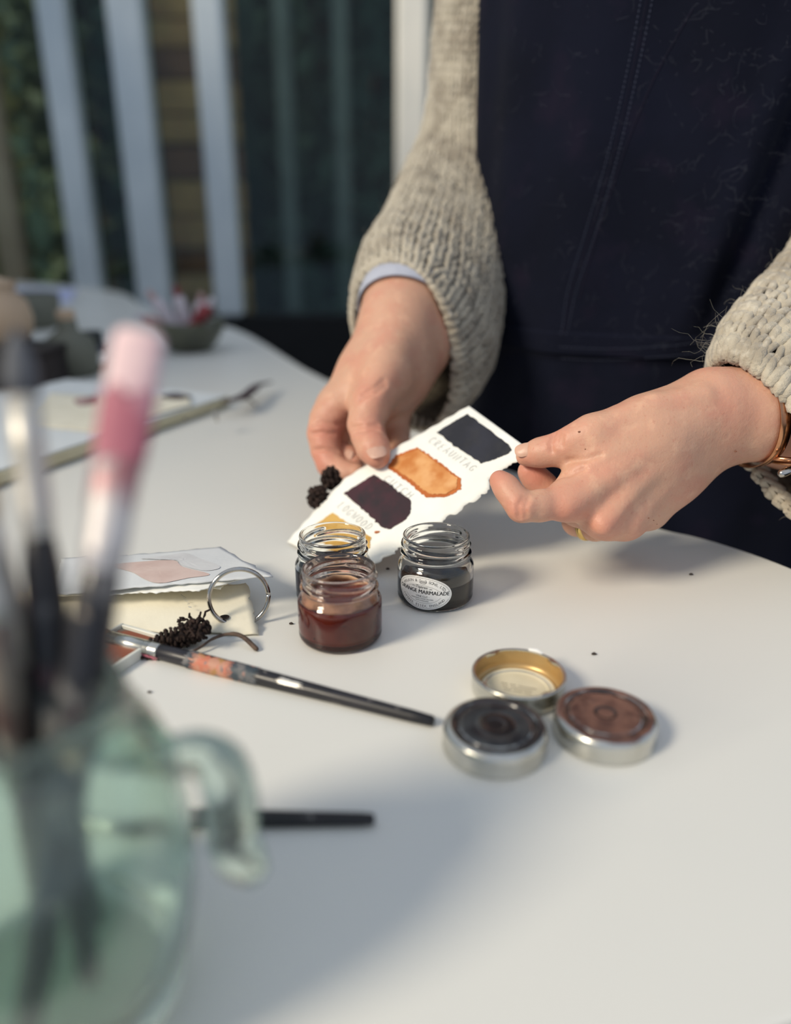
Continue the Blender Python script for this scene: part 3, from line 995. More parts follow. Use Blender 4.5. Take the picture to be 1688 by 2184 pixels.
for q in range(40):
    c = rel(T(318 + rg.normal(0, 12), 1398 + rg.normal(0, 3), .0012), twig)
    mb.tube([c, c + rg.normal(0, .0012, 3) * [1, 1, .2]], [.0008, .0007], 5)
tag(mb.build('crumbs', M('cone_black'), twig), kind='stuff')

# ------------------------------------------------------------------ ring-bound swatch cards
bk0 = T(420, 1290, 0)
book = thing('swatch_book', 'loose paper swatch cards bound on one silver ring', 'swatch book', (bk0[0], bk0[1], 0))


SURF = {}


def page(name, corners, mat, thick=.0005, seed=0, rough=.0009, sag=0.0, parent=book, label=None):
    """A hand-torn sheet; corners in order, as points of the place."""
    rg = np.random.default_rng(seed)
    a, b, c, d = [np.asarray(p) for p in corners]
    nu, nv = 34, 20
    u, v = np.meshgrid(np.linspace(0, 1, nu), np.linspace(0, 1, nv), indexing='ij')
    P = ((1 - u) * (1 - v))[..., None] * a + (u * (1 - v))[..., None] * b + (u * v)[..., None] * c + ((1 - u) * v)[..., None] * d
    eu, ev = unit(b - a), unit(d - a)
    for i in range(nu):
        P[i, 0] += ev * rg.normal(0, rough)
        P[i, -1] += ev * rg.normal(0, rough)
    for k in range(nv):
        P[0, k] += eu * rg.normal(0, rough)
        P[-1, k] += eu * rg.normal(0, rough)
    P[..., 2] += sag * np.sin(np.pi * u) * np.sin(np.pi * v) + .0004 * np.sin(u * 7 + seed) * np.sin(v * 5)
    t = P.reshape(-1, 3)
    lo = t - [0, 0, thick]
    m = nu * nv
    f = []
    for i in range(nu - 1):
        for k in range(nv - 1):
            q = i * nv + k
            f += [(q, q + nv, q + nv + 1, q + 1), (m + q, m + q + 1, m + q + nv + 1, m + q + nv)]
    for i in range(nu - 1):
        q, r = i * nv, i * nv + nv - 1
        f += [(q + nv, q, m + q, m + q + nv), (r, r + nv, m + r + nv, m + r)]
    for k in range(nv - 1):
        q, r = k, (nu - 1) * nv + k
        f += [(q, q + 1, m + q + 1, m + q), (r + 1, r, m + r, m + r + 1)]
    o = obj(name, rel(np.vstack([t, lo]), parent), f, mat, parent)
    if label:
        tag(o, label)
    def height(x, y):
        k_ = np.argsort(np.hypot(t[:, 0] - x, t[:, 1] - y))[:4]
        return float(t[k_, 2].max())
    SURF[o.name] = height
    return o


page('page', [T(20, 1338, .0022), T(552, 1352, .0016), T(528, 1243, .0110), T(40, 1262, .0080)], M('paper_cream'), .0006, 1, .0007, .002)
page('page', [T(60, 1274, .0125), T(470, 1254, .0165), T(520, 1215, .0185), T(70, 1224, .0150)], M('paper_cream'), .0006, 2, .0007, -.001)
page('page', [T(215, 1268, .0150), T(430, 1258, .0185), T(560, 1222, .0195), T(200, 1212, .0165)], M('paper'), .0005, 3, .0006, .0005)
pg_a = page('page', [T(110, 1268, .0185), T(585, 1228, .0215), T(470, 1168, .0185), T(130, 1192, .0170)], M('paper_blue'), .0006, 4, .0006, .001)



def decal(name, pts, mat, z, parent=book, on=()):
    """a wash of paint following the sheets it lies on"""
    Q = catmull(np.array([T(x, y, z) for x, y in pts]), 6, True)
    c = Q.mean(0)
    m, nr = len(Q), 8
    vs = [c] + [c + (q - c) * (r / nr) for r in range(1, nr + 1) for q in Q]
    vs = np.array(vs)
    if on:
        for q in vs:
            q[2] = max(SURF[s.name](q[0], q[1]) for s in on) + .00025
    f = []
    for i in range(m):
        f.append((0, 1 + i, 1 + (i + 1) % m))
        for r in range(nr - 1):
            f.append((1 + r * m + i, 1 + (r + 1) * m + i, 1 + (r + 1) * m + (i + 1) % m, 1 + r * m + (i + 1) % m))
    return obj(name, rel(vs, parent), f, mat, parent)


decal('swatch_wash', [(345, 1184), (395, 1178), (420, 1190), (470, 1212), (440, 1222), (395, 1212), (370, 1195), (300, 1190)], M('sw_grey'), .0195, on=(pg_a,))
tag(decal('swatch', [(232, 1203), (290, 1197), (368, 1195), (392, 1212), (448, 1228), (400, 1236), (345, 1245), (312, 1238), (280, 1220)], M('sw_pink'), .0200, on=(pg_a,)), 'pale pink swatch')
# pencilled scribble on the lowest card
v, f = stroke_quads([np.array([(0, 0), (.25, .9), (.4, .1), (.65, 1), (.8, 0), (1.05, .9), (1.2, .2), (1.5, .8), (1.6, .0)])], .14)
pa, pb, pc = T(386, 1268, .0098), T(402, 1294, .0098), T(398, 1272, .0098)
P = pa + v[:, :1] / 1.6 * (pb - pa) + v[:, 1:2] * (pc - pa) * .8
obj('handwriting', rel(P, book), f, M('pencil'), book, smooth=False)
# the ring
rc = np.array([*T(510, 1274, .0168)])
rr = .0161
ringang = np.linspace(0, 2 * np.pi, 65)
ring_n = unit([.25, -1, .15])
e1 = unit(np.cross([0, 0, 1], ring_n))
e2 = np.cross(ring_n, e1)
RP = rc + rr * (np.cos(ringang)[:, None] * e1 + np.sin(ringang)[:, None] * e2)
v, f = tube_geo(RP, .00128, 10, cap=False)
ring_o = obj('binder_ring', rel(v, book), f, M('chrome'), book)
hp = rc + rr * (math.cos(.25) * e1 + math.sin(.25) * e2)
mb = MB()
mb.tube([hp - e2 * .0050 + e1 * .0004, hp, hp + e2 * .0050 - e1 * .0016], [.0016, .0022, .0016], 12)
mb.tube([hp + ring_n * .0030 + e2 * .0010, hp - ring_n * .0030 + e2 * .0010], [.0018, .0018], 12)
mb.tube([hp + ring_n * .0024 - e2 * .0030, hp - ring_n * .0024 - e2 * .0030], [.0014, .0014], 12)
mb.build('hinge', M('chrome'), ring_o)
hp = rc + rr * (math.cos(3.0) * e1 + math.sin(3.0) * e2)
MB().tube([hp - e2 * .0006, hp + e2 * .0006], [.0014, .0014], 10).build('clasp', M('chrome'), ring_o)
hh = T(479, 1318, .0050)
V, f = lathe([(.0004, 0), (.0028, .0001)], 24, True)
obj('punch_hole', rel(V + hh + [0, 0, .0005], book), f, M('cone_black'), book)

# paint tray under the cards
tr0 = T(215, 1462, 0)
ta, tb = T(352, 1374, 0), T(205, 1470, 0)
ex = unit(tb - ta)
ey = unit(np.cross([0, 0, 1], ex))
if ey[0] > 0:
    ey = -ey
tray = thing('paint_tray', 'shallow white paint tray poking out from under the ring-bound cards', 'paint tray', tuple(ta))
Lt = float(np.linalg.norm(tb - ta)) + .03
Mx = np.eye(4)
Mx[:3, 0], Mx[:3, 1], Mx[:3, 2] = ex, ey, (0, 0, 1)
mb = MB()
for lo, hi in (((0, 0, 0), (Lt, .0022, .0058)), ((0, .028, 0), (Lt, .030, .0058)), ((0, .0022, 0), (.0022, .028, .0058)), ((Lt - .0022, .0022, 0), (Lt, .028, .0058)), ((.0022, .0022, 0), (Lt - .0022, .028, .0015))):
    mb.box(lo, hi, Mx, .0004)
mb.build('tray_body', M('tray_white'), tray, smooth=False)
MB().box((.0026, .0026, .0015), (Lt - .0026, .0276, .0042), Mx, .0003).build('paint_cake', M('tray_brown'), tray, smooth=False)


# ------------------------------------------------------------------ brushes
def brush(label, butt, tip, total, hr, ferr, bris, mats, flat=None, group=None, facing=None, smear=None):
    """butt and tip are points of the place; ferr = (start, length, radius) from the bristle end; bris = (length, radius, kind)."""
    butt, tip = np.asarray(butt, float), np.asarray(tip, float)
    ax = unit(tip - butt)
    L = float(np.linalg.norm(tip - butt))
    t = thing('paintbrush', label, 'paintbrush', tuple(butt), group)
    B = basis(ax, facing if facing is not None else (1, 0, 0))
    k = flat or 1.0

    def put(name, prof, mat, kx=1.0, ky=1.0, cb=True, ct=True, n=24, wob=None):
        V, f = lathe(prof, n, cb, ct, wob)
        V = V * [kx, ky, 1]
        return obj(name, V @ B.T, f, mat, t)
    bl, br, bk = bris
    fl, fr = ferr
    z2 = L - bl
    z1 = z2 - fl
    hs = [(hr * .45, 0), (hr * .62, .001), (hr * .72, L * .05), (hr * .85, L * .25), (hr * 1.0, z1 * .55), (hr * 1.12, z1 * .8), (hr * 1.05, z1 * .93), (fr * .93, z1 + .0005), (fr * .6, z1 + .003)]
    put('handle', hs, mats[0])
    fs_ = [(fr * .96, z1), (fr * 1.0, z1 + .0006), (fr * .97, z1 + fl * .14), (fr * 1.03, z1 + fl * .16), (fr * .97, z1 + fl * .18), (fr * 1.03, z1 + fl * .26), (fr * .98, z1 + fl * .28), (fr * .98, z1 + fl * .6), (fr * (1.0 if flat is None else 1.0), z2 + .0004)]

    def squash(r, z, a):
        return r, z
    fo = put('ferrule', fs_, mats[1])
    if flat:
        me = fo.data
        co = np.empty(len(me.vertices) * 3, dtype=np.float32)
        me.vertices.foreach_get('co', co)
        q = co.reshape(-1, 3) @ B
        w = np.clip((q[:, 2] - z1) / fl, 0, 1)
        q[:, 0] *= 1 + (flat[0] - 1) * w
        q[:, 1] *= 1 + (flat[1] - 1) * w
        me.vertices.foreach_set('co', (q @ B.T).astype(np.float32).ravel())
    if bk == 'round':
        pr = [(br * .95, z2), (br * 1.12, z2 + bl * .2), (br * 1.15, z2 + bl * .35), (br * .95, z2 + bl * .6), (br * .55, z2 + bl * .85), (br * .12, L)]
        put('bristles', pr, mats[2])
    else:
        pr = [(br, z2), (br * 1.03, z2 + bl * .3), (br * 1.06, z2 + bl * .7), (br * 1.04, z2 + bl * .88), (br * .96, z2 + bl * .96), (br * .7, L)]
        put('bristles', pr, mats[2], flat[0], flat[1])
    for q, (za, zb, m, pha, phb) in enumerate(smear or []):       # dried paint caked on the handle or ferrule
        rg = np.random.default_rng(q + 3)
        n1, n2 = 14, 24
        if za < 0:
            za, zb = za + L, zb + L
        vs = []
        for i in range(n1):
            for j in range(n2):
                s_, w_ = i / (n1 - 1), j / (n2 - 1)
                z = za + (zb - za) * s_ + (rg.normal(0, .0012) if i in (0, n1 - 1) else 0)
                ph = pha + (phb - pha) * (w_ + (rg.normal(0, .05) if j in (0, n2 - 1) else 0))
                rad = np.interp(z, [p[1] for p in hs] + [p[1] for p in fs_], [p[0] for p in hs] + [p[0] for p in fs_]) if z < z1 else (fr if z < z2 else br * 1.05)
                rad = float(rad) * 1.03 + .0002
                kx, ky = 1.0, 1.0
                if flat and z > z1:
                    w = min(1, (z - z1) / fl)
                    kx, ky = 1 + (flat[0] - 1) * w, 1 + (flat[1] - 1) * w
                vs.append((rad * kx * math.cos(ph), rad * ky * math.sin(ph), z))
        f = [(i * n2 + j, (i + 1) * n2 + j, (i + 1) * n2 + j + 1, i * n2 + j + 1) for i in range(n1 - 1) for j in range(n2 - 1)]
        obj('paint_smear', np.array(vs) @ B.T, f, m, t)
    return t


# the long brush lying on the table (its handle end points to the lids)
b_end, b_fer = T(926, 1539, .0026), T(342, 1388, .0044)
dirb = unit(b_fer - b_end)
tipb = b_end + dirb * (float(np.linalg.norm(b_fer - b_end)) + .032 + .022)
tipb[2] = .0042
bt = brush('long black brush with a paint-streaked handle lying on the table toward the lids', b_end, tipb, 0, .0040, (.032, .0044), (.022, .0042, 'round'),
      (M('handle_black'), M('silver'), M('bristle_tan')), facing=(0, -1, .3),
      smear=[(.104, .128, M('smear_orange'), -1.5, 1.3), (.090, .106, M('smear_teal'), -1.0, 1.9), (.126, .131, M('smear_teal'), -1.2, 2.0), (.066, .078, M('ferrule_paint'), .2, .9), (.150, .158, M('smear_pink'), -1.2, -.4)])
# the black handle lying behind the glass cup
h1, h0 = T(800, 1747, .0026), T(120, 1745, .0032)
brush('plain black brush lying on the table, half hidden by the glass cup', h1, h0, 0, .0034, (.016, .0032), (.012, .003, 'round'), (M('handle_black'), M('silver'), M('bristle_grey')))

# ------------------------------------------------------------------ glass cup of brushes
CUP = np.array([-.0974, .1615, 0.0])
cup = thing('glass_mug', 'thick pale green glass mug with a curled handle, holding brushes', 'mug', tuple(CUP))
outp = [(.0004, .0010), (.020, .0006), (.0275, .0000), (.0315, .0020), (.0332, .0060), (.0340, .0100), (.0350, .0160), (.0368, .026), (.0388, .040), (.0398, .054), (.0396, .068), (.0380, .080), (.0346, .092), (.0304, .101), (.0281, .107), (.0280, .1105), (.0272, .1128), (.0258, .1134)]
innp = [(.0243, .1126), (.0236, .1105), (.0240, .105), (.0264, .098), (.0305, .089), (.0340, .077), (.0354, .062), (.0352, .048), (.0336, .034), (.0312, .022), (.0270, .0155), (.018, .0135), (.0004, .0132)]
op = catmull(np.array(outp + innp), 2) * [1.08, .90]
V, f = lathe(op, 72, True, True, wob=lambda r, z, a: (r * (1 + .008 * np.sin(3 * a + z * 60) + .005 * np.sin(5 * a - z * 110)), z))
obj('mug_body', V, f, M('cup_glass'), cup)
hpts = [(240, 1596, .203), (290, 1588, .206), (350, 1612, .208), (415, 1606, .210), (468, 1632, .211), (492, 1700, .213), (492, 1765, .216), (505, 1815, .219), (528, 1842, .221)]
hp_ = catmull(np.array([rel(at(*p), cup) for p in hpts]), 5)
rad = np.interp(np.linspace(0, 1, len(hp_)), [0, .12, .3, .5, .62, .8, .92, 1], [.0066, .0071, .0054, .0072, .0076, .0074, .0070, .0062])
v, f = tube_geo(hp_, rad, 20)
obj('handle', v, f, M('cup_glass'), cup)

GB = 'brushes standing in the glass mug'


def cup_brush(label, tip, foot, *a, **k):
    foot = CUP + np.array([foot[0], foot[1], .0124 + k.pop('lift', .001)])
    return brush(label, foot, at(*tip), 0, *a, group=GB, facing=(1, .1, .1), **k)


cup_brush('wide flat brush with pink bristles and pink-smeared ferrule', (299, 704, .1954), (.0024, -.0226), .0052, (.032, .0054), (.029, .0052, 'flat'), (M('handle_painted'), M('ferrule_pink'), M('bristle_pink')), flat=(1.18, .42),
          smear=[(-.033, -.0150, M('smear_pink'), 0, 6.28), (-.046, -.033, M('smear_pink'), 1.9, 3.6)])
cup_brush('round brush with a pointed grey tip, long white ferrule', (33, 702, .1966), (.0119, -.0040), .0048, (.036, .0042), (.017, .0038, 'round'), (M('handle_painted'), M('ferrule_paint'), M('bristle_grey')))
cup_brush('brush with a long pale ferrule leaning left out of the mug', (-87, 965, .1922), (.0079, .0149), .0046, (.042, .0048), (.016, .0044, 'round'), (M('handle_painted'), M('ferrule_paint'), M('bristle_tan')))
cup_brush('paint-streaked brush leaning far left over the mug rim', (-60, 970, .1772), (-.0066, .0103), .0038, (.026, .0040), (.016, .0038, 'round'), (M('handle_streaky'), M('ferrule_paint'), M('bristle_tan')))
cup_brush('thick navy-handled brush lowest on the mug rim at the left', (-195, 1121, .1833), (-.0024, .0236), .0044, (.022, .0046), (.018, .0044, 'round'), (M('handle_navy'), M('ferrule_paint'), M('bristle_grey')))

# ------------------------------------------------------------------ things further along the table
ba, bb = T(0, 1040, 0), T(492, 868, 0)
ex = unit(bb - ba)
ey = unit(np.cross([0, 0, 1], ex))
Mx = np.eye(4)
Mx[:3, 0], Mx[:3, 1], Mx[:3, 2] = ex, ey, (0, 0, 1)
Lb = float(np.linalg.norm(bb - ba))
board = thing('drawing_board', 'large white drawing board with cream edges lying at the left', 'board', tuple(ba))
MB().box((-.25, .0, .002), (Lb, .26, .013), Mx, .001).build('board_core', M('board_edge'), board, smooth=False)
MB().box((-.248, .002, .013), (Lb - .002, .258, .0148), Mx, .0004).build('board_face', M('board_white'), board, smooth=False)


def sheet(label, corners, mat, z0, seed, marks=()):
    P = [T(x, y, z0) for x, y in corners]
    c = np.mean(P, axis=0)
    t = thing('paper_sheet', label, 'paper', (c[0], c[1], c[2] - .0006), 'papers on the drawing board')
    pg = page('paper', P, mat, .0006, seed, .001, 0, t)
    for q, (pts, m) in enumerate(marks):
        decal('paint_mark', pts, m, z0 + .0004, t, on=(pg,))
    return t


sheet('cream paper with a pinkish stain, on the drawing board', [(40, 905), (240, 925), (330, 850), (110, 838)], M('paper_cream'), .0160, 31, [([(160, 850), (205, 845), (212, 858), (170, 864)], M('stain_red'))])
sheet('narrow cream paper strip on the drawing board, right of the stained sheet', [(250, 905), (410, 862), (400, 838), (290, 846)], M('paper_cream'), .0170, 32, [([(340, 846), (375, 838), (410, 846), (380, 852)], M('petal_dark'))])
p0 = T(520, 840, 0)
pet = thing('dried_petal', 'curled dark maroon dried petal on the corner of the drawing board', 'dried petal', (p0[0], p0[1], 0))
v, f = tube_geo(catmull([rel(T(478, 856, .018), pet), rel(T(500, 852, .020), pet), rel(T(525, 842, .018), pet), rel(T(550, 822, .017), pet), rel(T(578, 815, .014), pet)], 5), np.interp(np.linspace(0, 1, 21), [0, .3, .6, 1], [.004, .007, .0075, .003]), 10, flat=((0, .3, 1), .35))
obj('blade', v, f, M('petal_dark'), pet)
MB().tube([rel(T(500, 852, .018), pet), rel(T(530, 850, .008), pet), rel(T(545, 862, .0012), pet)], [.002, .0015, .001], 8).build('stalk', M('twig'), pet)


def pot(name, label, cat, px, py, prof, mat, parts=(), group=None):
    p = T(px, py, 0)
    t = thing(name, label, cat, (p[0], p[1], 0), group)
    V, f = lathe(prof, 40, True, True)
    obj('body', V, f, mat, t)
    for nm, pr, m in parts:
        V, f = lathe(pr, 40, True, True)
        obj(nm, V, f, m, t)
    return t


pot('ink_bottle', 'dark blue ink bottle with a black cap behind the pink brush', 'bottle', 205, 788, [(.020, 0), (.024, .002), (.025, .010), (.025, .030), (.022, .036), (.013, .040)], M('ink_blue'),
    [('cap', [(.015, .038), (.016, .040), (.016, .056), (.014, .058)], M('cap_black'))])
mb = MB()
a = np.linspace(-1.9, -.9, 8)
v = [(.0254 * math.cos(q), .0254 * math.sin(q), z) for z in (.012, .028) for q in a]
mb.add(v, [(i, i + 1, 9 + i, 8 + i) for i in range(7)])
o = mb.build('label', M('label_white'), [q for q in COL.objects if q.name.startswith('ink_bottle')][0])
o.rotation_euler = (0, 0, .9)
bowl = pot('bowl', 'olive glazed bowl full of red and white paint tubes', 'bowl', 408, 748, [(.030, 0), (.034, .002), (.046, .014), (.058, .034), (.062, .050), (.060, .052), (.056, .048), (.046, .026), (.030, .012), (.004, .010)], M('glaze_olive'))
bl = np.array(bowl.location)
GT = 'paint tubes in the olive bowl'
for q, (lab, dx, dy, a1, a2, m, L) in enumerate((('white paint tube leaning left out of the olive bowl', -.028, -.005, -.9, .95, 'tube_white', .085), ('red paint tube in the middle of the olive bowl', .006, -.018, .55, .55, 'tube_red', .075),
                                                 ('white paint tube leaning right in the olive bowl', .030, .0, .35, 1.1, 'tube_white', .07), ('pale pink paint tube lowest at the left of the olive bowl', -.034, -.014, -1.1, .35, 'tube_pink', .07),
                                                 ('white paint tube standing at the back of the olive bowl', -.010, .02, -.35, 1.2, 'tube_white', .08))):
    t = thing('paint_tube', lab, 'paint tube', (bl[0] + dx * .55, bl[1] + dy * .6, .026 + .004 * (q % 2)), GT)
    d = np.array([math.sin(a1) * math.cos(a2), -.15, math.sin(a2) * .8 + .15])
    d = unit(d)
    MB().tube([(0, 0, 0), d * L * .35, d * L * .75], [.012, .012, .011], 14).build('tube_body', M(m), t)
    MB().tube([d * L * .80, d * L], [.0055, .0055], 12).build('cap', M('tube_white' if m != 'tube_white' else 'tube_red' if q == 4 else 'tube_pink'), t)
# left cluster: crate, pot, bottles, sheet
cr = T(30, 832, 0)
crate = thing('wooden_box', 'dark brown box at the far left behind the drawing board', 'box', (cr[0], cr[1], 0))
MB().box((-.09, .0, 0), (.046, .10, .045), bev=.003).build('box_body', M('box_brown'), crate, smooth=False)
MB().box((-.092, -.002, .045), (.048, .102, .052), bev=.002).build('box_lid', M('box_brown'), crate, smooth=False)
st = thing('stoneware_jar', 'round beige stoneware jar on the dark brown box', 'jar', (cr[0] - .030, cr[1] + .050, .052))
V, f = lathe([(.026, 0), (.034, .004), (.043, .020), (.045, .038), (.040, .058), (.030, .068), (.027, .072), (.029, .078), (.024, .078), (.022, .070), (.004, .066)], 48, True, True)
obj('body', V, f, M('stone_cream'), st)
V, f = lathe([(.028, .078), (.030, .080), (.029, .085), (.012, .089), (.004, .094), (.001, .095)], 40, True, True)
obj('lid', V, f, M('stone_cream'), st)
pot('bottle', 'sage grey squat bottle right of the beige stoneware jar', 'bottle', 158, 800, [(.030, 0), (.036, .003), (.038, .030), (.034, .052), (.020, .062), (.014, .066), (.014, .078), (.012, .080)], M('sage'), [('stopper', [(.011, .079), (.013, .081), (.013, .092), (.010, .094)], M('stone_cream'))])
pot('pot', 'pale sage pot far left, behind the beige stoneware jar', 'pot', 60, 700, [(.05, 0), (.06, .004), (.07, .04), (.072, .07), (.066, .072), (.060, .03), (.004, .02)], M('sage'))
s = T(75, 634, .002)
sh = thing('paper_sheet', 'lavender white paper sheet at the far end of the table', 'paper', (s[0], s[1], 0), 'papers at the far end')
page('paper', [T(-60, 642, .004), T(150, 642, .004), T(165, 616, .03), T(-60, 614, .03)], M('lavender'), .003, 41, .004, 0, sh)
s = T(95, 662, .0)
sh = thing('folded_cloth', 'pale folded cloth lying in front of the lavender sheet', 'cloth', (s[0], s[1], 0))
page('cloth', [T(30, 676, .012), T(130, 672, .010), T(140, 652, .014), T(40, 654, .016)], M('paper_blue'), .010, 42, .004, .01, sh)

# crumbs on the table
for q, (px, py, r, lab) in enumerate(((1475, 1227, .0009, 'tiny dark crumb on the table right of the jars'), (1268, 1397, .0009, 'tiny grey crumb on the table above the lids'), (408, 1367, .0012, 'small dark crumb just below the twig'),
                                      (622, 1332, .0008, 'tiny crumb left of the nearest jar'), (828, 1215, .0008, 'tiny crumb between the jars'), (320, 1478, .0007, 'tiny pale fleck below the long brush'))):
    p = T(px, py, 0)
    v, f = tube_geo([(-r, 0, r * .8), (0, r * .2, r * .9), (r, 0, r * .7)], [r * .7, r * .9, r * .5], 7)
    v[:, 2] = np.maximum(v[:, 2], 0.0)
    tag(obj('crumb', v, f, M('crumb'), None, loc=(p[0], p[1], 0)), lab, 'crumb', 'crumbs on the table')

# ------------------------------------------------------------------ the person
person = thing('person', 'person in a navy apron and chunky beige knit holding a swatch card', 'person', (.27, .76, FLOOR_Z))
PO = np.array(person.location)


def prel(p):
    return np.asarray(p) - PO


def px(x, y, d, r):
    """joint: where it is, and its radius given in photo pixels at that distance"""
    return (at(x, y, d), r * d / F)


def cone_d(P, a, b, ra, rb):
    ab = b - a
    t = np.clip(((P - a) @ ab) / (ab @ ab + 1e-12), 0, 1)
    return np.linalg.norm(P - a - t[:, None] * ab, axis=1) - (ra + t * (rb - ra))


def smin(a, b, k):
    h = np.clip(1 - np.abs(a - b) / k, 0, 1)
    return np.minimum(a, b) - h * h * k * .25


def chain_d(P, joints, k):
    d = None
    for (a, ra), (b, rb) in zip(joints[:-1], joints[1:]):
        e = cone_d(P, a, b, ra, rb).astype(np.float32)
        d = e if d is None else smin(d, e, k)
    return d


def surface_nets(vals, origin, h):
    nx, ny, nz = vals.shape
    ins = vals < 0
    act = np.zeros((nx - 1, ny - 1, nz - 1), bool)
    cnt = np.zeros((nx - 1, ny - 1, nz - 1), np.int8)
    for i in (0, 1):
        for j in (0, 1):
            for k in (0, 1):
                cnt += ins[i:nx - 1 + i, j:ny - 1 + j, k:nz - 1 + k]
    act = (cnt > 0) & (cnt < 8)
    idx = np.argwhere(act)
    vid = np.full(act.shape, -1, np.int64)
    vid[act] = np.arange(len(idx))
    acc = np.zeros((len(idx), 3))
    num = np.zeros(len(idx))
    cs = [(i, j, k) for i in (0, 1) for j in (0, 1) for k in (0, 1)]
    for c0 in cs:
        for ax in range(3):
            if c0[ax] == 0:
                c1 = list(c0)
                c1[ax] = 1
                v0 = vals[idx[:, 0] + c0[0], idx[:, 1] + c0[1], idx[:, 2] + c0[2]]
                v1 = vals[idx[:, 0] + c1[0], idx[:, 1] + c1[1], idx[:, 2] + c1[2]]
                m = (v0 < 0) != (v1 < 0)
                t = np.where(m, v0 / np.where(m, v0 - v1, 1), 0)
                p = np.array(c0, float)[None] + t[:, None] * np.eye(3)[ax][None]
                acc += np.where(m[:, None], p, 0)
                num += m
    verts = (idx + acc / num[:, None]) * h + origin
    faces = []
    for ax in range(3):
        b, c = (ax + 1) % 3, (ax + 2) % 3
        sl0, sl1 = [slice(None)] * 3, [slice(None)] * 3
        sl0[ax], sl1[ax] = slice(0, -1), slice(1, None)
        ch = ins[tuple(sl0)] != ins[tuple(sl1)]
        e = np.argwhere(ch)
        e = e[(e[:, b] > 0) & (e[:, c] > 0) & (e[:, b] < vals.shape[b] - 1) & (e[:, c] < vals.shape[c] - 1)]
        db, dc = np.eye(3, dtype=int)[b], np.eye(3, dtype=int)[c]
        q = [vid[tuple((e - o_).T)] for o_ in (db * 0, db, db + dc, dc)]
        Q = np.stack(q, 1)
        flip = ~ins[tuple(e.T)]
        Q[flip] = Q[flip][:, ::-1]
        faces.append(Q)
    return verts, np.concatenate(faces)


def grid_eval(fn, lo, hi, h):
    """sample a distance function (finely only near its surface) and skin it"""
    st_ = 4
    n = (np.ceil((np.asarray(hi) - lo) / h / st_).astype(int) + 1) * st_
    nc = n // st_
    axc = [lo[i] + h * (st_ * np.arange(nc[i]) + (st_ - 1) / 2) for i in range(3)]
    Pc = np.stack(np.meshgrid(*axc, indexing='ij'), -1).reshape(-1, 3)
    dc = fn(Pc).reshape(nc)
    d = np.repeat(np.repeat(np.repeat(dc, st_, 0), st_, 1), st_, 2).astype(np.float32)
    near = np.abs(d) < h * st_ * 2.2
    idx = np.argwhere(near)
    out = np.empty(len(idx), np.float32)
    for s in range(0, len(idx), 300000):
        out[s:s + 300000] = fn(lo + idx[s:s + 300000] * h)
    d[near] = out
    return surface_nets(d, np.asarray(lo, float), h)


def hand_fn(palm, fingers, extras, grooves=(), kp=.014, kf=.005, kj=.008):
    def fn(P):
        P = P.astype(np.float64)
        dp = None
        for ch in palm:
            e = chain_d(P, ch, kp)
            dp = e if dp is None else smin(dp, e, kp)
        for ch, k in extras:
            dp = smin(dp, chain_d(P, ch, .003), k)
        d = dp
        for ch in fingers:
            e = smin(dp, chain_d(P, ch, kf), kj)
            d = smin(d, e, .0012)
        return d

    def snap(x, y, r):                                  # a fold lies just in the skin, wherever that is
        dd = np.arange(.40, .68, .0004)
        ray = np.array([at(x, y, q) for q in dd])
        hit = np.argmax(fn(ray) < 0)
        return (at(x, y, dd[hit] - r * .15 * dd[hit] / F), r * dd[hit] / F)
    if not grooves:
        return fn
    cuts = [[snap(x, y, r) for x, y, _, r in ch] for ch in grooves]

    def cut_fn(P):
        d = fn(P)
        for ch in cuts:
            d = -smin(-d, chain_d(P.astype(np.float64), ch, .0005), .0030)
        return d
    return cut_fn


# --- the hand at the right of the photograph (back of the hand to the viewer, thumb on top)
RH_palm = [
    [px(1950, 850, .62, 150), px(1690, 884, .50, 90), px(1600, 866, .476, 76), px(1512, 862, .470, 60), px(1440, 885, .465, 50)],
    [px(1950, 880, .62, 150), px(1690, 900, .505, 84), px(1600, 900, .482, 68), px(1515, 928, .478, 58)],
    [px(1515, 870, .468, 56), px(1400, 935, .460, 52), px(1225, 1058, .449, 44)],
    [px(1515, 890, .472, 56), px(1400, 975, .465, 52), px(1288, 1103, .455, 46)],
    [px(1515, 915, .477, 56), px(1420, 1000, .473, 50), px(1335, 1106, .466, 44)],
    [px(1515, 932, .482, 56), px(1440, 1010, .482, 48), px(1382, 1086, .480, 40)],
    [px(1450, 890, .462, 50), px(1370, 905, .457, 46), px(1268, 930, .453, 38)],
    [px(1390, 950, .462, 50), px(1300, 985, .457, 44), px(1248, 1012, .454, 34)],
]
RH_fingers = [
    [px(1320, 915, .455, 42), px(1262, 931, .453, 39), px(1222, 945, .455, 33), px(1182, 960, .459, 31), px(1150, 966, .462, 28), px(1122, 973, .465, 21)],
    [px(1240, 1058, .449, 43), px(1205, 1070, .444, 38), px(1150, 1079, .438, 31), px(1113, 1082, .434, 29), px(1092, 1056, .437, 25), px(1079, 1038, .440, 24), px(1066, 1024, .443, 21)],
    [px(1290, 1100, .460, 42), px(1235, 1085, .470, 36), px(1182, 1068, .478, 31), px(1158, 1036, .478, 28), px(1138, 1015, .476, 25), px(1128, 1004, .475, 22)],
    [px(1330, 1105, .470, 40), px(1270, 1118, .480, 33), px(1232, 1112, .490, 29), px(1236, 1075, .500, 27), px(1252, 1045, .502, 23)],
    [px(1382, 1086, .482, 38), px(1325, 1108, .497, 30), px(1290, 1095, .508, 26), px(1296, 1062, .512, 24), px(1310, 1040, .512, 21)],
]
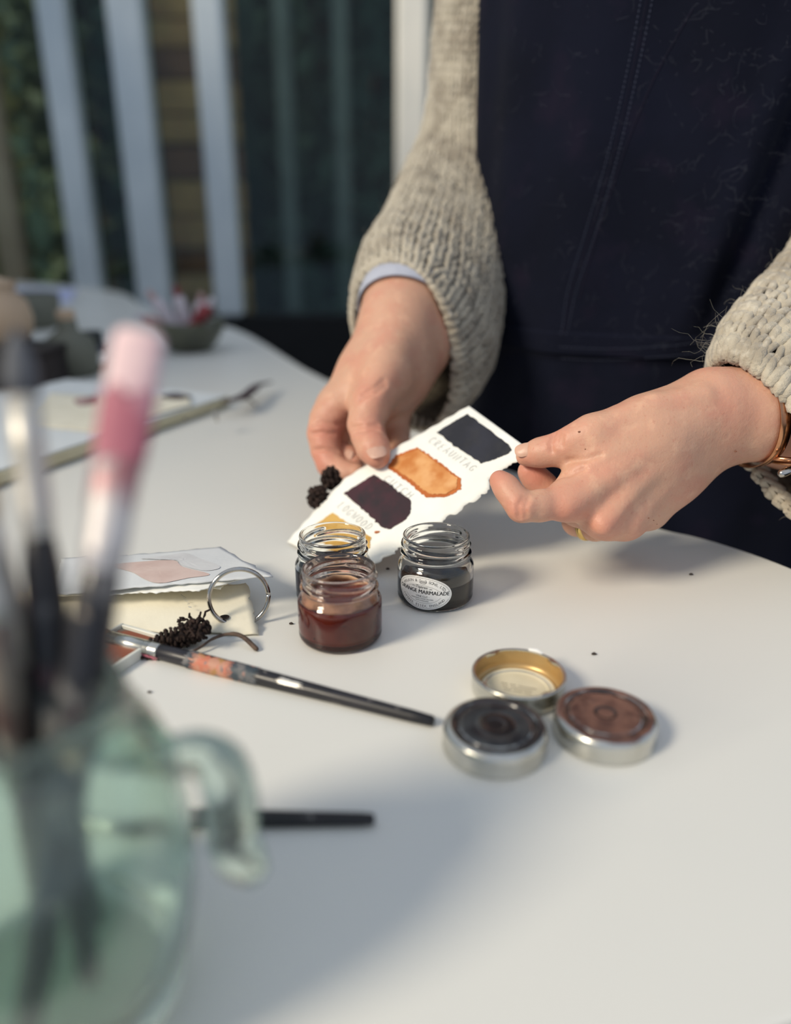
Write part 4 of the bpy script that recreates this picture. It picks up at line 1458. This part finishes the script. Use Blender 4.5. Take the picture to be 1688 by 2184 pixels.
RH_extra = [
    ([px(1212, 1080, .436, 17), px(1300, 1018, .441, 7), px(1400, 945, .446, 6), px(1480, 905, .452, 5)], .007),
    ([px(1288, 1120, .442, 18), px(1345, 1050, .445, 8), px(1420, 975, .451, 6), px(1490, 920, .458, 5)], .007),
    ([px(1345, 1120, .455, 15), px(1400, 1045, .457, 8), px(1455, 985, .462, 6)], .007),
    ([px(1385, 1092, .470, 14), px(1430, 1035, .470, 7)], .007),
    ([px(1205, 938, .450, 10), px(1285, 905, .446, 8), px(1400, 862, .448, 7), px(1500, 845, .450, 7)], .009),
    ([px(1330, 1075, .446, 4), px(1375, 1010, .447, 4), px(1400, 985, .448, 4), px(1470, 955, .455, 4)], .005),
    ([px(1300, 1000, .444, 4), px(1380, 985, .447, 4), px(1440, 990, .456, 4)], .005),
]


def folds(*segs):
    return [list(s) for s in segs]


RH_groove = folds([(1182, 926, .449, 3), (1176, 945, .445, 3), (1178, 962, .446, 2)], [(1192, 926, .448, 3), (1188, 945, .444, 3)], [(1200, 930, .447, 2), (1198, 950, .443, 2)],
                  [(1118, 1060, .425, 2), (1106, 1080, .423, 3), (1108, 1104, .425, 2)], [(1128, 1062, .424, 2), (1120, 1084, .422, 2), (1122, 1104, .425, 2)],
                  [(1246, 1000, .447, 3), (1216, 1012, .442, 3), (1190, 1020, .440, 2)], [(1215, 984, .450, 4), (1250, 980, .445, 4), (1280, 970, .444, 3)])
# --- the hand at the left (thumb toward the viewer, fingers curled behind the card)
LH_palm = [
    [px(888, 560, .664, 62), px(866, 620, .638, 74), px(862, 645, .631, 76), px(850, 700, .615, 72), px(835, 750, .602, 62)],
    [px(905, 560, .676, 62), px(894, 620, .655, 68), px(890, 650, .645, 70), px(888, 720, .632, 66)],
    [px(850, 700, .618, 70), px(790, 790, .600, 58), px(722, 868, .590, 44)],
    [px(868, 710, .628, 66), px(800, 800, .618, 52), px(748, 878, .606, 42)],
    [px(885, 725, .635, 64), px(830, 810, .632, 50), px(785, 888, .624, 38)],
    [px(905, 715, .640, 55), px(868, 810, .636, 42), px(838, 875, .632, 34)],
    [px(855, 740, .600, 54), px(822, 800, .578, 52), px(790, 858, .562, 40)],
    [px(905, 735, .625, 50), px(860, 800, .605, 50), px(820, 850, .60, 40)],
]
LH_fingers = [
    [px(812, 825, .570, 44), px(790, 866, .560, 40), px(780, 905, .550, 36), px(787, 932, .543, 34), px(797, 956, .536, 33), px(806, 974, .531, 26)],
    [px(722, 866, .590, 42), px(700, 896, .580, 37), px(691, 925, .574, 33), px(696, 960, .572, 30), px(706, 990, .568, 28), px(735, 1010, .560, 25), px(760, 1010, .556, 22)],
    [px(752, 880, .606, 40), px(722, 905, .598, 34), px(712, 935, .592, 30), px(720, 965, .586, 27), px(742, 975, .578, 24), px(758, 985, .570, 21)],
    [px(790, 890, .622, 36), px(770, 930, .618, 30), px(780, 960, .608, 27), px(800, 975, .595, 24), px(820, 975, .585, 21)],
    [px(838, 876, .632, 34), px(845, 925, .625, 28), px(850, 950, .612, 25), px(850, 965, .600, 22), px(850, 968, .590, 20)],
]
LH_extra = [
    ([px(795, 862, .548, 22), px(815, 800, .560, 12), px(838, 735, .578, 12), px(855, 670, .600, 12)], .016),
    ([px(718, 862, .575, 18), px(775, 790, .578, 9), px(822, 720, .590, 9)], .014),
]

LH_groove = folds([(752, 912, .540, 3), (780, 908, .532, 3), (806, 906, .540, 3)], [(756, 922, .538, 3), (780, 918, .530, 3), (806, 916, .538, 3)], [(770, 850, .545, 3), (800, 838, .541, 4), (822, 822, .550, 3)],
                  [(775, 838, .548, 3), (800, 826, .545, 3), (820, 810, .553, 3)], [(668, 905, .560, 2), (690, 900, .552, 3), (715, 906, .556, 3), (740, 900, .562, 3)], [(664, 925, .556, 2), (690, 922, .549, 3), (715, 926, .555, 2)],
                  [(668, 960, .556, 2), (695, 958, .549, 3), (720, 962, .556, 2)])


def joint_bounds(chains, pad):
    A = np.array([p for ch in chains for p, r in ch])
    return A.min(0) - pad, A.max(0) + pad


lo, hi = joint_bounds([c[-4:] if i < 2 else c for i, c in enumerate(RH_palm)] + RH_fingers, .026)
hi[0] = at(1720, 900, .5)[0]
v1, f1 = grid_eval(hand_fn(RH_palm, RH_fingers, RH_extra, RH_groove), lo, hi, .0009)
lo, hi = joint_bounds([c[-4:] if i < 2 else c for i, c in enumerate(LH_palm)] + LH_fingers, .026)
v2, f2 = grid_eval(hand_fn(LH_palm, LH_fingers, LH_extra, LH_groove), lo, hi, .0011)


def torso_fn(P):
    P = P.astype(np.float64)
    c = np.array([.27, .775])
    s = np.where(P[:, 2] < .12, 1.0, 1.0 + (P[:, 2] - .12) * .10)
    q = np.hypot((P[:, 0] - c[0]) / (.150 * s), (P[:, 1] - c[1]) / (.105 * s))
    d = (q - 1) * .105
    d = np.maximum(d, np.maximum(P[:, 2] - .52, -.45 - P[:, 2]))
    for ch in ([(np.array([.15, .85, .54]), .040), (at(1045, -330, .695), .030), (at(1022, 60, .742), .030), (at(1005, 300, .757), .030), (at(955, 470, .735), .028), (at(898, 560, .680), .025), (at(876, 630, .642), .020)],
               [(np.array([.42, .82, .52]), .045), (at(2080, 150, .70), .036), (at(2010, 480, .64), .034), (at(1900, 730, .575), .030), (at(1760, 870, .525), .020), (at(1640, 888, .487), .014)]):
        d = smin(d, chain_d(P, ch, .02), .03)
    return d


v3, f3 = grid_eval(torso_fn, np.array([.0, .40, -.46]), np.array([.60, .92, .54]), .009)
vb = np.concatenate([v1, v2, v3])
fb = np.concatenate([f1, f2 + len(v1), f3 + len(v1) + len(v2)])
body = obj('body', prel(vb), fb, M('skin'), person)
fl = np.zeros(len(vb), np.float32)
for kx, ky, kd, kr, ks in ((1200, 1095, .437, .012, .8), (1285, 1135, .446, .013, .7), (1345, 1130, .458, .011, .5), (1095, 1090, .428, .010, .6), (1060, 1018, .440, .010, .8), (1135, 1015, .468, .012, .8), (1180, 945, .448, .010, .35), (1125, 985, .458, .008, .6),
                           (1560, 860, .455, .02, .3), (690, 930, .560, .016, .8), (675, 985, .560, .016, .9), (725, 920, .570, .016, .7), (740, 990, .570, .014, .8), (790, 985, .530, .012, .7), (785, 910, .535, .014, .5), (800, 835, .548, .014, .5), (815, 950, .530, .010, .4)):
    q = np.linalg.norm(vb - at(kx, ky, kd), axis=1)
    fl = np.maximum(fl, ks * np.exp(-(q / kr) ** 2))
body.data.attributes.new('flush', 'FLOAT', 'POINT').data.foreach_set('value', fl.astype(np.float32))


def nail(c, along, normal, la, lb, mat):
    """a nail plate lying on a finger end"""
    a = unit(along)
    n_ = unit(np.asarray(normal) - a * (np.asarray(normal) @ a))
    s_ = np.cross(n_, a)
    vs, f = [], []
    nr, na = 5, 28
    vs.append(c + n_ * .0002)
    for i in range(1, nr + 1):
        q = i / nr
        for t in np.linspace(0, 2 * np.pi, na, endpoint=False):
            x, y = math.copysign(abs(math.cos(t)) ** .75, math.cos(t)) * q, math.copysign(abs(math.sin(t)) ** .75, math.sin(t)) * q
            drop = .30 * lb * y * y + .10 * la * x * x + (.0004 if i == nr else 0)
            vs.append(c + a * la * x + s_ * lb * y - n_ * drop)
    for k in range(na):
        f.append((0, 1 + k, 1 + (k + 1) % na))
        for i in range(nr - 1):
            f.append((1 + i * na + k, 1 + (i + 1) * na + k, 1 + (i + 1) * na + (k + 1) % na, 1 + i * na + (k + 1) % na))
    o = obj('nail', prel(np.array(vs)), f, mat, None)
    o.parent = body
    return o


def toward_eye(p):
    return unit(EYE - p)


def surf_point(P0, n_, verts):
    """push a point along n_ to the outermost nearby skin"""
    d = verts - P0
    t = d @ n_
    r = np.linalg.norm(d - t[:, None] * n_, axis=1)
    m = (r < .0016) & (np.abs(t) < .02)
    return P0 + n_ * (t[m].max() if m.any() else .008)


tipR = at(1120, 970, .464)
dirR = unit(at(1118, 972, .465) - at(1180, 958, .459))
nR = unit(toward_eye(tipR) + np.array([-.15, 0, .75]))
cR = surf_point(at(1120, 968, .464), nR, v1)
nail(cR + nR * .0002, dirR, nR, .0060, .0046, M('nail'))
tipL = at(800, 964, .534)
dirL = unit(at(806, 974, .531) - at(787, 932, .543))
nL = unit(toward_eye(tipL) + np.array([.12, 0, .30]))
cL = surf_point(at(799, 964, .534), nL, v2)
nail(cL + nL * .0002, dirL, nL, .0080, .0066, M('nail_pale'))
cM = surf_point(at(741, 970, .578), toward_eye(tipL), v2)
nail(cM, unit(at(758, 985, .57) - at(720, 965, .586)), toward_eye(tipL), .0052, .0044, M('nail_pale'))
mb = MB()
for fx, fy, fr in ((1236, 921, .0009), (1372, 955, .0008), (1249, 958, .0005), (1384, 1105, .0006), (1395, 1110, .0005), (1570, 963, .0008), (1402, 1118, .0004)):
    p0 = at(fx, fy, .46)
    e = toward_eye(p0)
    c = surf_point(p0, e, v1)
    v, f = tube_geo([c - [fr * .4, 0, 0] - e * fr * .3, c + [fr * .4, 0, 0] - e * fr * .3], fr * .5, 8)
    obj('freckle', prel(v), f, M('freckle'), body)


# ------------------------------------------------------------------ knitted sleeves
class Sleeve:
    def __init__(self, rings):
        C = np.array([at(*r[0]) for r in rings])
        A = np.array([at(r[0][0] + r[1][0], r[0][1] + r[1][1], r[0][2] + r[1][2]) - at(*r[0]) for r in rings])
        B = np.array([at(r[0][0] + r[2][0], r[0][1] + r[2][1], r[0][2] + r[2][2]) - at(*r[0]) for r in rings])
        k = 14
        self.C, self.A, self.B = catmull(C, k), catmull(A, k), catmull(B, k)
        seg = np.linalg.norm(np.diff(self.C, axis=0), axis=1)
        self.s = np.concatenate([[0], np.cumsum(seg)])
        self.s /= self.s[-1]
        self.len = seg.sum()

    def at(self, u, v):
        u, v = np.asarray(u, float), np.asarray(v, float)
        g = [np.stack([np.interp(v, self.s, X[:, i]) for i in range(3)], -1) for X in (self.C, self.A, self.B)]
        a = 2 * np.pi * u
        wr = 1 + .03 * np.sin(3 * a + 9 * v) + .025 * np.sin(2 * a - 17 * v)
        return g[0] + (wr * np.cos(a))[..., None] * g[1] + (wr * np.sin(a))[..., None] * g[2]

    def normal(self, u, v):
        e = .004
        du = self.at(u + e, v) - self.at(u - e, v)
        dv = self.at(u, np.clip(v + e, 0, 1)) - self.at(u, np.clip(v - e, 0, 1))
        n_ = np.cross(du, dv)
        n_ /= np.linalg.norm(n_, axis=-1)[..., None] + 1e-12
        g = np.stack([np.interp(v, self.s, self.C[:, i]) for i in range(3)], -1)
        sg = np.sign(np.sum((self.at(u, v) - g) * n_, -1))
        return n_ * sg[..., None]


def knit(S, nu, nv, yarn, name, mat, parent, seed=0, row_shift=.0, loose=.25):
    """stocking-stitch: every stitch is a V of two plump strands"""
    rg = np.random.default_rng(seed)
    I, J, Sg = np.meshgrid(np.arange(nu), np.arange(nv), [-1, 1], indexing='ij')
    I, J, Sg = I.ravel(), J.ravel(), Sg.ravel()
    N = len(I)
    K, RS = 6, 6
    t = np.linspace(0, 1, K)
    ju = rg.normal(0, .05, (nu, nv))[I, J]
    jv = rg.normal(0, .06, (nu, nv))[I, J]
    jr = (rg.uniform(1 - loose, 1 + loose, (nu, nv)) * (.9 + .15 * np.sin(np.arange(nv) * 1.7))[None])[I, J]
    uc = (I + .5 + ju) / nu
    vc = (J + .5 + jv) / nv
    U = uc[:, None] + Sg[:, None] * (.05 + .42 * t[None]) / nu
    Vv = np.clip(vc[:, None] + (t[None] - .5) * 1.9 / nv, 0, 1)
    P = S.at(U, Vv)
    Nn = S.normal(U, Vv)
    P = P + Nn * (yarn * (.2 + 1.0 * np.sin(np.pi * np.clip(t, .02, .98)) ** .8))[None, :, None]
    tan = np.gradient(P, axis=1)
    tan /= np.linalg.norm(tan, axis=-1)[..., None] + 1e-12
    bi = np.cross(tan, Nn)
    bi /= np.linalg.norm(bi, axis=-1)[..., None] + 1e-12
    nn = np.cross(bi, tan)
    rad = yarn * jr[:, None] * (.45 + .62 * np.sin(np.pi * np.clip(t, .03, .97)) ** .7)[None]
    ang = np.linspace(0, 2 * np.pi, RS, endpoint=False)
    V = P[:, :, None, :] + rad[..., None, None] * (np.cos(ang)[None, None, :, None] * bi[:, :, None, :] + .8 * np.sin(ang)[None, None, :, None] * nn[:, :, None, :])
    base = (np.arange(N) * K * RS)[:, None, None]
    kk, rr_ = np.meshgrid(np.arange(K - 1), np.arange(RS), indexing='ij')
    q = np.stack([kk * RS + rr_, kk * RS + (rr_ + 1) % RS, (kk + 1) * RS + (rr_ + 1) % RS, (kk + 1) * RS + rr_], -1).reshape(1, -1, 4)
    Fq = (base + q).reshape(-1, 4)
    o = obj(name, prel(V.reshape(-1, 3)), Fq, mat, parent)
    return o


def tube_shell(S, nu, nv, off, name, mat, parent):
    u, v = np.meshgrid(np.arange(nu) / nu, np.linspace(0, 1, nv), indexing='ij')
    P = S.at(u, v) + S.normal(u, v) * off
    f = np.array([[i * nv + j, ((i + 1) % nu) * nv + j, ((i + 1) % nu) * nv + j + 1, i * nv + j + 1] for i in range(nu) for j in range(nv - 1)])
    return obj(name, prel(P.reshape(-1, 3)), f, mat, parent)


def fuzz(S, n, lmin, lmax, wid, name, mat, parent, seed, vmin=0, vmax=1):
    rg = np.random.default_rng(seed)
    u, v = rg.uniform(0, 1, n), rg.uniform(vmin, vmax, n)
    P, Nn = S.at(u, v), S.normal(u, v)
    return fibres(P + Nn * .001, Nn, rg.uniform(lmin, lmax, n), wid, name, mat, parent, rg, .9)


def fibres(P, Nn, L, wid, name, mat, parent, rg, curl):
    n = len(P)
    K = 7
    d = Nn + rg.normal(0, .8, (n, 3))
    d /= np.linalg.norm(d, axis=1)[:, None]
    pts = [P]
    for k in range(K - 1):
        pts.append(pts[-1] + d * (L / (K - 1))[:, None])
        d = d + rg.normal(0, curl * .6, (n, 3))
        d /= np.linalg.norm(d, axis=1)[:, None]
    pts = np.stack(pts, 1)
    tan = np.gradient(pts, axis=1)
    a = np.cross(tan, [.3, .5, .8])
    a /= np.linalg.norm(a, axis=-1)[..., None] + 1e-12
    b = np.cross(tan, a)
    b /= np.linalg.norm(b, axis=-1)[..., None] + 1e-12
    w = wid * (1 - .6 * np.linspace(0, 1, K))[None, :, None]
    V = np.stack([pts + a * w, pts - a * w * .5 + b * w * .87, pts - a * w * .5 - b * w * .87], 2)
    base = (np.arange(n) * K * 3)[:, None, None]
    kk, rr_ = np.meshgrid(np.arange(K - 1), np.arange(3), indexing='ij')
    q = np.stack([kk * 3 + rr_, kk * 3 + (rr_ + 1) % 3, (kk + 1) * 3 + (rr_ + 1) % 3, (kk + 1) * 3 + rr_], -1).reshape(1, -1, 4)
    o = obj(name, prel(V.reshape(-1, 3)), (base + q).reshape(-1, 4), mat, parent)
    return tag(o, kind='stuff')


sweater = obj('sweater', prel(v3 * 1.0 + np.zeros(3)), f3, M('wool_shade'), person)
me = sweater.data                                   # the knitted body under the apron follows the figure a little outside it
nrm = np.empty(len(me.vertices) * 3, np.float32)
me.vertex_normals.foreach_get('vector', nrm)
co = np.empty(len(me.vertices) * 3, np.float32)
me.vertices.foreach_get('co', co)
cw = co.reshape(-1, 3) + PO
keep = (cw[:, 0] > .115) & (cw[:, 0] < .45)
co = co.reshape(-1, 3) + nrm.reshape(-1, 3) * np.where(keep, .004, -.004)[:, None]
me.vertices.foreach_set('co', co.astype(np.float32).ravel())

SL = Sleeve([((1060, -520, .675), (75, 5, 0), (0, 0, -.048)),
             ((1045, -330, .690), (76, 5, 0), (0, 0, -.046)),
             ((1040, -140, .710), (80, 5, 0), (0, 0, -.046)),
             ((1020, 60, .737), (88, 2, 0), (0, 0, -.046)),
             ((1010, 220, .752), (90, 12, 0), (0, 0, -.047)),
             ((998, 345, .752), (96, 45, 0), (8, -6, -.050)),
             ((955, 505, .715), (112, 82, .01), (28, -22, -.052)),
             ((915, 640, .675), (124, 136, .012), (55, -60, -.046)),
             ((876, 722, .645), (98, 142, .012), (70, -90, -.040)),
             ((862, 742, .638), (76, 140, .012), (72, -104, -.036))])
s1 = knit(SL, 34, 72, .0025, 'knit_sleeve', M('wool'), sweater, 3)
tag(tube_shell(SL, 60, 90, -.0012, 'sleeve_shade_shell', M('wool_shade'), sweater))  # shell under the stitches, coloured dark so the gaps look shaded
fuzz(SL, 900, .004, .014, .00007, 'wool_fuzz', M('fibre'), sweater, 4, .3)
SR = Sleeve([((1918, -330, .675), (-150, -60, 0), (0, 0, -.062)),
             ((2080, 150, .70), (-210, -120, 0), (0, 0, -.07)),
             ((2010, 480, .64), (-200, -170, 0), (20, -10, -.068)),
             ((1900, 720, .565), (-185, -215, 0), (50, -30, -.058)),
             ((1770, 840, .508), (-150, -212, 0), (66, -46, -.044)),
             ((1680, 905, .482), (-122, -190, 0), (66, -50, -.034)),
             ((1640, 936, .474), (-98, -156, 0), (56, -44, -.028))])
knit(SR, 30, 64, .0036, 'knit_sleeve', M('wool'), sweater, 5)
tube_shell(SR, 60, 60, -.0012, 'sleeve_shade_shell', M('wool_shade'), sweater)
fuzz(SR, 1500, .005, .018, .00006, 'wool_fuzz', M('fibre'), sweater, 6, .6)
for S_, r_ in ((SL, .0038), (SR, .0050)):                     # the cast-off edge of each cuff, a twisted cord of stitches
    mb = MB()
    N_ = 44
    for i in range(N_):
        u0 = i / N_
        uu_ = np.linspace(u0, u0 + 1.5 / N_, 5)
        P = S_.at(uu_, np.linspace(.985, 1.0, 5)) + S_.normal(uu_, np.full(5, .99)) * (r_ * .35 * np.sin(np.linspace(0, np.pi, 5)))[:, None]
        mb.tube(prel(P), r_ * np.array([.45, .8, .9, .8, .45]), 7, cap=False)
    mb.build('cuff_edge', M('wool'), sweater)


# ------------------------------------------------------------------ apron
def apron_at(a, z):
    """front surface: a = angle round the body (0 faces the table), z = height"""
    a, z = np.asarray(a, float), np.asarray(z, float)
    w = np.clip((z - .10) / .4, -1.2, 1.2)
    rx = .182 + .022 * np.maximum(w, 0) + .018 * np.maximum(-w, 0)
    ry = .132 + .02 * np.maximum(w, 0) + .012 * np.maximum(-w, 0)
    x = .262 + .012 * w + rx * np.sin(a)
    y = .765 - ry * np.cos(a)
    # long soft folds running down from the bib
    crease = (a - (-.12 + 1.15 * (z - .12)))
    fold = .006 * np.exp(-((crease + .07) / .07) ** 2) - .008 * np.exp(-((crease - .05) / .05) ** 2)
    fold = fold * np.clip((z - .10) / .08, 0, 1)
    wave = .004 * np.sin(7 * a + 4 * z) + .003 * np.sin(13 * a - 9 * z)
    band = np.where(np.abs(z - .1155) < .009, .0022, 0)
    k = fold + wave * .6 + band
    x = x + k * np.sin(a)
    y = y - k * np.cos(a)
    return np.stack([x, y, z], -1)


A_ = np.linspace(-1.75, 1.45, 130)
zs = np.concatenate([np.linspace(-.42, .1064, 60), [.1066], np.linspace(.107, .124, 8), [.1246], np.linspace(.125, .53, 110)])
ag, zg = np.meshgrid(A_, zs, indexing='ij')
Pf = apron_at(ag, zg)
Pb = Pf - np.stack([np.sin(ag), -np.cos(ag), np.zeros_like(ag)], -1) * .0016
na_, nz_ = ag.shape
m = na_ * nz_
f = []
for i in range(na_ - 1):
    for k in range(nz_ - 1):
        q = i * nz_ + k
        f += [(q, q + nz_, q + nz_ + 1, q + 1), (m + q, m + q + 1, m + q + nz_ + 1, m + q + nz_)]
for i in range(na_ - 1):
    q, r = i * nz_, i * nz_ + nz_ - 1
    f += [(q + nz_, q, m + q, m + q + nz_), (r, r + nz_, m + r + nz_, m + r)]
for k in range(nz_ - 1):
    q, r = k, (na_ - 1) * nz_ + k
    f += [(q, q + 1, m + q + 1, m + q), (r + 1, r, m + r, m + r + 1)]
apron = obj('apron', prel(np.concatenate([Pf.reshape(-1, 3), Pb.reshape(-1, 3)])), f, M('apron'), person)


def apron_solve(px_, py_):
    """where on the apron front the photograph shows a point"""
    x = np.array([0.0, .2])
    for _ in range(30):
        def pr_(q):
            p = apron_at(q[0], q[1]) - EYE
            d = p @ FWD
            return np.array([CX + F * p[0] / d, CY - F * (p @ UP) / d])
        f0 = pr_(x) - [px_, py_]
        J = np.stack([(pr_(x + [1e-4, 0]) - pr_(x)) / 1e-4, (pr_(x + [0, 1e-4]) - pr_(x)) / 1e-4], 1)
        st_ = np.linalg.lstsq(J, f0, rcond=None)[0]
        x = x - np.clip(st_, -.1, .1)
        x[0] = np.clip(x[0], -1.5, 1.4)
    return x


def stitch_row(pts, gap, off):
    Q = catmull(np.array([apron_solve(*p) for p in pts]), 12)
    P = apron_at(Q[:, 0], Q[:, 1])
    s_ = np.concatenate([[0], np.cumsum(np.linalg.norm(np.diff(P, axis=0), axis=1))])
    mb = []
    t = 0
    while t + gap * .6 < s_[-1]:
        seg = []
        for q in (t, t + gap * .3, t + gap * .6):
            a_, z_ = np.interp(q, s_, Q[:, 0]), np.interp(q, s_, Q[:, 1])
            p = apron_at(a_, z_)
            seg.append(p + np.array([math.sin(a_), -math.cos(a_), 0]) * off)
        mb.append(seg)
        t += gap
    return mb


mb = MB()
for row in ([(1375, -40), (1345, 120), (1300, 320), (1248, 500), (1212, 620), (1196, 715)], [(1400, -40), (1368, 120), (1322, 320), (1270, 500), (1230, 620), (1208, 715)],
            [(1195, 740), (1300, 744), (1420, 738), (1560, 722), (1680, 705)], [(1200, 764), (1300, 768), (1420, 760), (1560, 744), (1680, 726)]):
    for seg in stitch_row(row, .0034, .0004):
        mb.tube(prel(np.array(seg)), [.00022, .00028, .00022], 5, cap=False)
tag(mb.build('stitching', M('thread'), apron, smooth=True), kind='stuff')
# seam ridge beside the double stitching, and the purple-worn fold edge
for nm, row, r_ in (('seam', [(1388, -40), (1357, 120), (1311, 320), (1259, 500), (1221, 620), (1202, 715)], .0005), ('fold_edge', [(1478, 20), (1400, 160), (1345, 290), (1300, 420), (1262, 540), (1236, 640)], .0006)):
    Q = catmull(np.array([apron_solve(*p) for p in row]), 10)
    P = apron_at(Q[:, 0], Q[:, 1])
    v, f = tube_geo(prel(P), r_, 8)
    obj(nm, v, f, M('apron_seam'), apron)
# lint and stray wool on the apron
rg = np.random.default_rng(8)
n_ = 420
pts, nor = [], []
while len(pts) < n_:
    X = rg.uniform(1060, 1688)
    Y = rg.uniform(-20, 800)
    if rg.random() > .12 + .9 * ((X - 1060) / 628) ** 2 * (.4 + .6 * (Y / 800)):
        continue
    q = apron_solve(X, Y)
    pts.append(apron_at(q[0], q[1]))
    nor.append([math.sin(q[0]), -math.cos(q[0]), 0])
fibres(np.array(pts) + np.array(nor) * .0006, np.array(nor) * .25, rg.uniform(.004, .024, n_), .000042, 'lint', M('lint'), apron, rg, 1.0)
# a few long wool strays by the right cuff
rg = np.random.default_rng(9)
c0 = np.array([at(1560 + rg.normal(0, 25), 745 + rg.normal(0, 18), .47) for _ in range(40)])
fibres(c0, np.tile(unit([-.8, -.2, .3]), (40, 1)), rg.uniform(.012, .040, 40), .00006, 'stray_wool', M('fibre'), sweater, rg, 1.0)


# ------------------------------------------------------------------ jewellery
def band(center, axis, hint, ra, rb, wid, thick, mat, name, gap=None, fit=None):
    B = basis(axis, hint)
    n = 72
    a0, a1 = (0, 2 * np.pi) if gap is None else gap
    ang = np.linspace(a0, a1, n, endpoint=gap is not None)
    sec = [(-wid / 2, 0), (-wid / 2 * .9, thick * .55), (0, thick), (wid / 2 * .9, thick * .55), (wid / 2, 0), (0, -thick * .3)]
    vs = []
    rad_ = None
    if fit is not None:                                 # lie snugly round the skin
        q = (fit - center) @ B
        q = q[(np.abs(q[:, 2]) < wid * .6) & (np.hypot(q[:, 0], q[:, 1]) < .045)]
        th = np.arctan2(q[:, 1], q[:, 0])
        rr2 = np.hypot(q[:, 0], q[:, 1])
        rad_ = np.array([rr2[np.abs((th - a + np.pi) % (2 * np.pi) - np.pi) < .12].max() + .0006 if (np.abs((th - a + np.pi) % (2 * np.pi) - np.pi) < .12).any() else ra for a in ang])
        rad_ = np.convolve(np.concatenate([rad_[-4:], rad_, rad_[:4]]), np.ones(9) / 9, 'valid')
        rad_ += .0006
    for i, a in enumerate(ang):
        for w, t_ in sec:
            e_ = np.array([(ra + t_) * math.cos(a), (rb + t_) * math.sin(a)]) if rad_ is None else (rad_[i] + t_) * np.array([math.cos(a), math.sin(a)])
            vs.append(center + B @ np.array([e_[0], e_[1], w]))
    k = len(sec)
    f = []
    for i in range(n if gap is None else n - 1):
        for j in range(k):
            i2 = (i + 1) % n
            f.append((i * k + j, i2 * k + j, i2 * k + (j + 1) % k, i * k + (j + 1) % k))
    if gap is not None:
        f += [tuple(range(k - 1, -1, -1)), tuple(range((n - 1) * k, n * k))]
    o = obj(name, prel(np.array(vs)), f, mat, person)
    return o


tag(band(at(864, 648, .630), unit(at(855, 690, .618) - at(872, 610, .642)), (1, 0, 0), .037, .034, .018, .0012, M('shirt'), 'shirt_cuff', fit=v2), 'pale grey shirt cuff')
tag(band(at(1604, 902, .484), unit(at(1740, 881, .490) - at(1640, 900, .486)), (0, .2, 1), .0258, .0232, .0080, .0011, M('rose_gold'), 'bracelet', fit=v1), 'flat rose gold bangle on the wrist')
tag(band(at(1690, 985, .474), unit(np.array([.15, .35, 1])), (1, 0, 0), .014, .011, .0030, .0013, M('rose_gold'), 'bracelet'), 'thin rose gold bangle hanging from the cuff')
mb = MB()
mb.tube(prel(np.array([at(1668, 1010, .462), at(1690, 1001, .462)])), [.0026, .0028], 12)
tag(mb.build('charm', M('chrome'), person), 'small silver charm')
rc_ = at(1251, 1119, .4845)
tag(band(rc_, unit(at(1232, 1112, .490) - at(1290, 1116, .477)), (0, 0, 1), .0094, .0094, .0044, .0008, M('ring_gold'), 'finger_ring'), 'plain gold ring')
